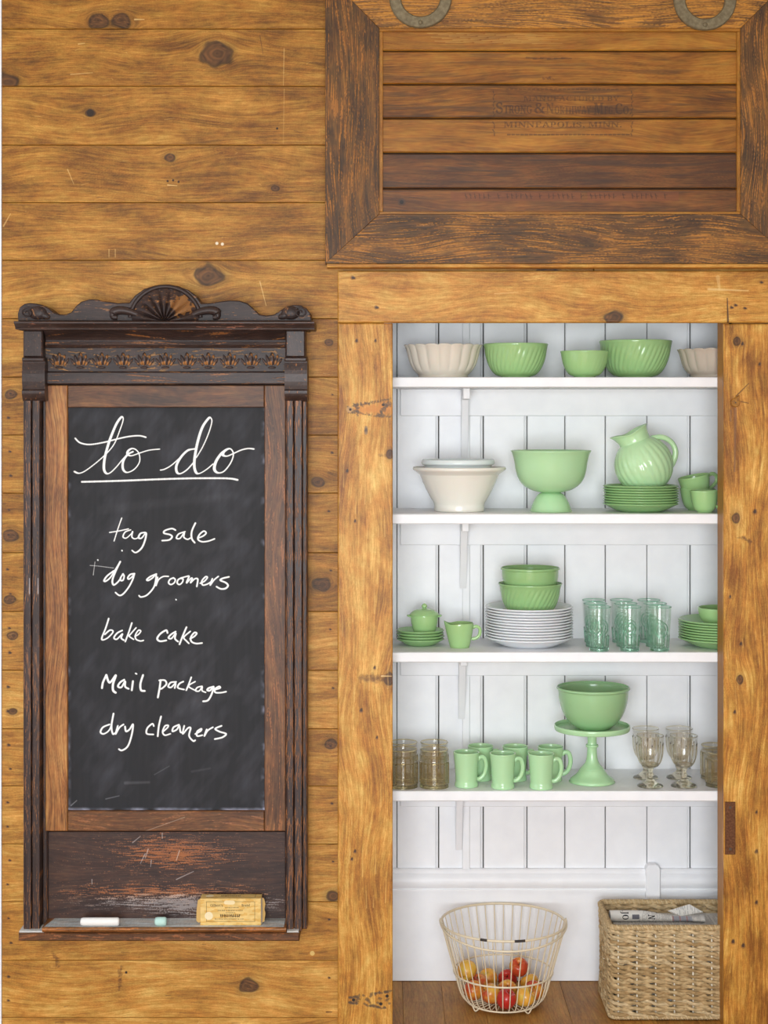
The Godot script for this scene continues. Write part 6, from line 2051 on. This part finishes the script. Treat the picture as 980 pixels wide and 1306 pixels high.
func apples(c: Vector3, rb: float, hb: float) -> void:
	# apples as the photo shows them: picture x, y, how near (0 back, 1 front), redness, what sets it apart
	var list := [
		[597.0, 1243.0, 0.35, 0.35, "yellow apple blushed orange at the upper left of basket"],
		[619.5, 1235.0, 0.12, 0.25, "yellow apple with greenish cheek at the back left"],
		[652.0, 1231.0, 0.10, 0.95, "deep red apple at the back, highest of the pile"],
		[673.5, 1240.0, 0.25, 0.62, "orange-red apple at the back right"],
		[644.5, 1252.5, 0.62, 0.42, "yellow and red apple on top at the middle"],
		[618.5, 1263.5, 0.75, 0.45, "yellow-red apple at front left of the middle"],
		[640.5, 1277.0, 0.95, 1.0, "bright red apple at the very front bottom"],
		[669.5, 1264.5, 0.78, 0.12, "clear yellow apple at front right of the middle"],
		[686.0, 1267.0, 0.6, 0.55, "red-striped apple at the right side low down"],
		[605.0, 1271.0, 0.6, 0.5, "orange apple low at the left front"],
		[690.5, 1250.0, 0.3, 0.2, "small yellow apple against the right wires"],
		[592.0, 1256.0, 0.45, 0.6, "reddish apple against the left wires"],
	]
	var r := 0.0297
	var pos := []
	for a in list:
		var z: float = c.z - 0.085 + 0.175 * a[2]
		pos.append(Vector3(wx(a[0], z), wy(a[1], z), z))
	# settle them: apart from each other, inside the wires
	for step in 240:
		for i in pos.size():
			for j in range(i + 1, pos.size()):
				var d: Vector3 = pos[j] - pos[i]
				var gap := 2.0 * r * 1.02 - d.length()
				if gap > 0.0:
					pos[i] -= d.normalized() * gap * 0.5
					pos[j] += d.normalized() * gap * 0.5
		for i in pos.size():
			var p: Vector3 = pos[i]
			p.y = clampf(p.y, hb + 0.006 + r * 0.93, 0.2)
			var lim := lerpf(0.120, 0.150, clampf((p.y - 0.03) / 0.075, 0.0, 1.0)) - r * 1.02 - 0.002
			var q := Vector2(p.x - c.x, p.z - c.z)
			if q.length() > lim:
				q = q.normalized() * lim
			pos[i] = Vector3(c.x + q.x, p.y - 0.0004, c.z + q.y)
	var rng := RandomNumberGenerator.new()
	rng.seed = 21
	var n := noise(91, 3)
	var n2 := noise(92, 2)
	var mat := plain(Color.WHITE, 0.25, 0.5)
	mat.vertex_color_use_as_albedo = true
	var stem_mat := plain(Color8(92, 66, 40), 0.8, 0.3)
	var prof := smooth_profile([Vector2(0, -0.74), Vector2(0.12, -0.80), Vector2(0.30, -0.90), Vector2(0.58, -0.80), Vector2(0.88, -0.36), Vector2(1.0, 0.12), Vector2(0.93, 0.52), Vector2(0.66, 0.86), Vector2(0.36, 0.90), Vector2(0.14, 0.74), Vector2(0, 0.60)], 4)
	for i in list.size():
		var a: Array = list[i]
		var red: float = a[3]
		var t := thing("apple", pos[i] - Vector3(0, r * 0.9, 0), a[4], "apple", "apples in the wire basket")
		var turned := Basis.from_euler(Vector3(rng.randf_range(-0.9, 0.9), rng.randf_range(0.0, TAU), rng.randf_range(-0.7, 0.7)))
		var mesh := lathe(prof, 36, func(th: float, _k: int, p: Vector3) -> Vector3:
			return p * r * (1.0 + 0.025 * cos(5.0 * th) * (0.6 - p.y * 0.3)),
			func(th: float, p: Vector3) -> Color:
				var q := p / r
				var side := q.dot(Vector3(0.6, 0.3, 0.7)) * 0.32 + 0.5 * n.get_noise_3d(q.x * 0.9 + i * 7.0, q.y * 0.9, q.z * 0.9)
				var streak := 0.16 * n2.get_noise_2d(th * 6.0 + i * 3.0, q.y * 0.6)
				var k := clampf((side + streak + red * 1.7 - 0.86) * 1.9 + 0.5, 0.0, 1.0)
				var base := Color8(230, 166, 62).srgb_to_linear().lerp(Color8(216, 190, 84).srgb_to_linear(), clampf(n.get_noise_3d(q.x + 20.0, q.y, q.z + i) + 0.2, 0.0, 1.0))
				return base.lerp(Color8(184, 44, 36).srgb_to_linear(), k * (0.75 + 0.25 * red)))
		var flesh := part("skin", mesh, mat, t)
		flesh.basis = turned
		flesh.position = Vector3(0, r * 0.9, 0)
		var stem := part("stem", tube(PackedVector3Array([Vector3(0, r * 0.55, 0), Vector3(0.001, r * 0.8, 0.0005), Vector3(0.003, r * 1.02, 0.001)]), 0.0012, 5), stem_mat, t)
		stem.basis = turned
		stem.position = Vector3(0, r * 0.9, 0)

# rectangular path of the basket's wall at one height
func basket_path(w: float, d: float, cr: float, n: int) -> PackedVector2Array:
	var out := PackedVector2Array()
	var hw := w / 2.0
	var hd := d / 2.0
	var straight_w := w - 2.0 * cr
	var straight_d := d - 2.0 * cr
	var arc := PI / 2.0 * cr
	var total := 2.0 * (straight_w + straight_d) + 4.0 * arc
	for i in n:
		var s := total * i / n
		var parts := [[straight_w, 0], [arc, 1], [straight_d, 2], [arc, 3], [straight_w, 4], [arc, 5], [straight_d, 6], [arc, 7]]
		for q in parts:
			if s > q[0]:
				s -= q[0]
				continue
			match q[1]:
				0: out.append(Vector2(-hw + cr + s, hd))
				1: out.append(Vector2(hw - cr + cr * sin(s / cr), hd - cr + cr * cos(s / cr)))
				2: out.append(Vector2(hw, hd - cr - s))
				3: out.append(Vector2(hw - cr + cr * cos(s / cr), -hd + cr - cr * sin(s / cr)))
				4: out.append(Vector2(hw - cr - s, -hd))
				5: out.append(Vector2(-hw + cr - cr * sin(s / cr), -hd + cr - cr * cos(s / cr)))
				6: out.append(Vector2(-hw, -hd + cr + s))
				7: out.append(Vector2(-hw + cr - cr * cos(s / cr), hd - cr + cr * sin(s / cr)))
			break
	return out

func wicker_basket() -> void:
	var zf := -0.058
	var zb := -0.338
	var xa := 0.668
	var xb := 1.118
	var H := 0.272
	var w := xb - xa
	var d := zf - zb
	var c := Vector3((xa + xb) / 2.0, 0.001, (zf + zb) / 2.0)
	var t := thing("wicker_basket", c, "rectangular woven seagrass basket holding newspapers on closet floor", "basket")
	var mats := []
	for i in 4:
		var m := plain(Color.WHITE, 0.75, 0.3)
		var k: Color = [Color8(224, 188, 132), Color8(208, 170, 114), Color8(232, 200, 148), Color8(192, 154, 100)][i]
		m.albedo_texture = noise_tex(60 + i, 0.02, k.darkened(0.35), k.lightened(0.12), 256)
		m.uv1_triplanar = true
		m.uv1_scale = Vector3(8, 26, 8)
		mats.append(m)
	var n := 288
	var stakes := 24            # upright stakes round the basket
	var path := basket_path(w - 0.02, d - 0.02, 0.022, n)
	var nrm := PackedVector2Array()
	for i in n:
		var e := (path[(i + 1) % n] - path[(i + n - 1) % n]).normalized()
		nrm.append(Vector2(-e.y, e.x))
	var rows := 16
	var step := (H - 0.012) / rows
	var rng := RandomNumberGenerator.new()
	rng.seed = 33
	var rough := noise(71, 2)
	for r in rows:
		for k in 2:
			var pts := PackedVector3Array()
			var rad := PackedFloat32Array()
			var y0 := 0.010 + step * (r + 0.5)
			for i in n:
				var ph := TAU * (float(i) / n * stakes / 2.0) + PI * k + PI * (r % 2) * 1.0
				var bulge := sin(clampf(y0 / H, 0.0, 1.0) * PI) * 0.004
				var off := 0.0060 * cos(ph) + bulge
				var y := y0 + 0.0044 * sin(ph) + 0.0050 * rough.get_noise_2d(i * 0.12, r * 3.1 + k)
				pts.append(Vector3(path[i].x + nrm[i].x * off * -1.0, y, path[i].y + nrm[i].y * off * -1.0))
				rad.append(0.0066 + 0.0012 * cos(ph) + 0.0024 * rough.get_noise_2d(i * 0.2 + 30.0, r * 2.3 + k))
			part("woven_strand", tube(pts, rad, 8, true, 0.8, Vector3.UP), mats[rng.randi() % 4], t)
	var pale := plain(Color8(238, 228, 206), 0.8, 0.3)
	for i in stakes:
		var q := int(float(i) * n / stakes) % n
		var keys := PackedVector3Array([Vector3(path[q].x, 0.004, path[q].y), Vector3(path[q].x, H * 0.5, path[q].y), Vector3(path[q].x, H + 0.004, path[q].y)])
		part("stake", tube(keys, 0.0024, 6), pale, t)
	# plaited rim and foot: two strands twisted round each other
	for lv in [[H + 0.004, 0.0075, "rim_strand"], [0.009, 0.006, "foot_strand"]]:
		for k in 2:
			var pts := PackedVector3Array()
			for i in n * 2:
				var j := i / 2
				var a := TAU * (float(i) / (n * 2) * 92.0) + PI * k
				var f := path[j].lerp(path[(j + 1) % n], 0.5 * (i % 2))
				var o: float = cos(a) * lv[1] * 0.62
				pts.append(Vector3(f.x - nrm[j].x * o, lv[0] + sin(a) * lv[1] * 0.62, f.y - nrm[j].y * o))
			part(lv[2], tube(pts, lv[1] * 0.72, 6, true), mats[k * 2], t)
	# bottom of the basket
	part("bottom", box(Vector3(-w / 2.0 + 0.016, 0.004, -d / 2.0 + 0.016), Vector3(w / 2.0 - 0.016, 0.010, d / 2.0 - 0.016), 0.001), mats[3], t)
	newspapers(c, H, w, d)

func paper_image(w: int, h: int, res: float, sd: int, head: bool) -> Image:
	var im := Image.create(int(w * res), int(h * res), false, Image.FORMAT_RGB8)
	var n := noise(sd, 2)
	for y in im.get_height():
		for x in im.get_width():
			var v := int(6.0 * n.get_noise_2d(x * 0.02, y * 0.02))
			im.set_pixel(x, y, Color8(214 + v, 210 + v, 202 + v))
	var rng := RandomNumberGenerator.new()
	rng.seed = sd
	var x := 46.0 if head else 4.0
	while x < w - 4:
		var y := 2.0
		while y < h - 2:
			if rng.randf() < 0.85:
				stroke(im, Vector2(x, y), Vector2(x, y + rng.randf_range(2.0, 5.0)), 0.55, 0.55, Color8(120, 118, 118), 0.6, res)
			y += rng.randf_range(4.0, 6.0)
		x += 1.5
		if fmod(x, 16.0) < 1.5:
			x += 2.0
	return im

func newspapers(c: Vector3, H: float, w: float, d: float) -> void:
	# flat folded papers that fill the basket
	var res := 3.0
	var face := plain(Color.WHITE, 0.85, 0.25)
	face.albedo_texture = tex(paper_image(120, 60, res, 5, false))
	var edge := ["lowest folded newspaper lying in the seagrass basket", "middle folded newspaper lying in the seagrass basket", "uppermost folded newspaper lying flat under the rolled one"]
	var y := 0.0125
	var th := [0.074, 0.082, 0.080]
	for i in 3:
		var t := thing("folded_newspaper", Vector3(c.x + 0.004 * (i - 1), y, c.z), edge[i], "newspaper", "newspapers in the basket")
		var st := begin()
		var hw := w / 2.0 - 0.032
		var hd := d / 2.0 - 0.034
		var uv := func(p: Vector3, nn: Vector3) -> Vector2: return Vector2((p.x + hw) / (2.0 * hw), (p.z + hd) / (2.0 * hd) if absf(nn.y) > 0.5 else p.y * 4.0)
		# a bundle with a rounded fold along its front
		var prof := [Vector2(-hd, 0.0), Vector2(hd - 0.02, 0.0)]
		for k in 9:
			var a := -PI / 2.0 + PI * k / 8.0
			prof.append(Vector2(hd - 0.02 + 0.02 * cos(a), th[i] / 2.0 + th[i] / 2.0 * sin(a)))
		prof.append(Vector2(-hd, th[i]))
		for k in prof.size():
			var a: Vector2 = prof[k]
			var b: Vector2 = prof[(k + 1) % prof.size()]
			var e := b - a
			quad(st, Vector3(-hw, a.y, a.x), Vector3(hw, a.y, a.x), Vector3(hw, b.y, b.x), Vector3(-hw, b.y, b.x), Vector3(0, -e.x, e.y), uv)
		for s in 2:
			var xx := -hw if s == 0 else hw
			for k in range(1, prof.size() - 1):
				var a: Vector2 = prof[0]
				var b: Vector2 = prof[k]
				var f: Vector2 = prof[k + 1]
				tri(st, Vector3(xx, a.y, a.x), Vector3(xx, b.y, b.x), Vector3(xx, f.y, f.x), Vector3.LEFT if s == 0 else Vector3.RIGHT)
		part("sheets", st.commit(), face, t)
		y += th[i] + 0.0006
	# the rolled paper on top
	var im := paper_image(150, 60, 6.0, 9, true)
	var serif := SystemFont.new()
	serif.font_names = PackedStringArray(["Droid Serif"])
	serif.font_weight = 700
	var ink := Color8(30, 28, 30)
	letters(im, "JO", 16, 27, 13, 15, serif, ink, 0.95, 6.0, 0.0, true)
	stroke(im, Vector2(20, 24.5), Vector2(20, 26.0), 1.0, 1.0, ink, 0.7, 6.0)
	letters(im, "N", 60, 32, 11, 9, serif, ink, 0.95, 6.0, 0.0, true)
	for k in 5:
		stroke(im, Vector2(36.0 + k * 2.2, 34.0), Vector2(36.0 + k * 2.2, 40.0), 2.6, 2.6, Color8(92, 92, 100), 0.9, 6.0)
	for k in 14:
		stroke(im, Vector2(100.0 + k * 2.2, 28.0), Vector2(101.0 + k * 2.2, 46.0), 2.8, 2.8, Color8(128, 132, 146) if k % 5 else Color8(150, 88, 84), 0.55, 6.0)
	var pm := plain(Color.WHITE, 0.8, 0.25)
	pm.albedo_texture = tex(im)
	var ry := y + 0.0008
	var x0 := wx(778.0, -0.215)
	var x1 := wx(898.0, -0.215)
	var t := thing("rolled_newspaper", Vector3((x0 + x1) / 2.0, ry, -0.215), "rolled newspaper with large black letters on top in the basket", "newspaper", "newspapers in the basket")
	var st := begin()
	var L := x1 - x0
	var seg := 30
	var rows := 26
	for i in rows + 1:
		var s := float(i) / rows
		# the roll opens and flattens towards its right end
		var a := 0.0175 * (1.0 - 0.28 * smoothstep(0.25, 0.7, s))
		var b := 0.0175 * (1.0 - 0.45 * smoothstep(0.3, 0.7, s)) 
		var wide := 1.0 + 0.9 * smoothstep(0.75, 1.0, s)
		for j in seg + 1:
			var th2 := TAU * j / seg + PI * 1.25
			var k := 1.0 - 0.12 * j / seg
			st.set_uv(Vector2(s, 1.0 - float(j) / seg))
			st.add_vertex(Vector3(-L / 2.0 + L * s, 0.0178 + b * k * sin(th2) - 0.006 * sin(PI * s) * 0.0 - (0.0175 - b), a * wide * k * cos(th2)))
	for i in rows:
		for j in seg:
			var p := i * (seg + 1) + j
			var q := p + seg + 1
			st.add_index(p); st.add_index(p + 1); st.add_index(q)
			st.add_index(p + 1); st.add_index(q + 1); st.add_index(q)
	# dark hollow end is the inside of the roll: a smaller inner layer
	st.generate_normals()
	part("roll", st.commit(), pm, t)
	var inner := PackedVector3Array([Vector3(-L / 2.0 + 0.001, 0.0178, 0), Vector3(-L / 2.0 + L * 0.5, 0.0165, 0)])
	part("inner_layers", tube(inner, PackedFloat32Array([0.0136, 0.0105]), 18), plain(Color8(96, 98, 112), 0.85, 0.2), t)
	# folded corner that sticks up at the right
	var fold := begin()
	var uvf := func(p: Vector3, _n: Vector3) -> Vector2: return Vector2(p.x * 3.0 + 0.5, p.y * 6.0)
	var A := Vector3(L * 0.12, 0.030, -0.008)
	var B := Vector3(L * 0.36, 0.047, -0.020)
	var C := Vector3(L * 0.50, 0.026, -0.010)
	var D := Vector3(L * 0.26, 0.018, 0.004)
	for o in [Vector3.ZERO, Vector3(0, -0.0012, -0.0012)]:
		quad(fold, A + o, B + o, C + o, D + o, Vector3(0, 0.3, 1.0) if o == Vector3.ZERO else Vector3(0, -0.3, -1.0), uvf)
	part("folded_corner", fold.commit(), face, t)
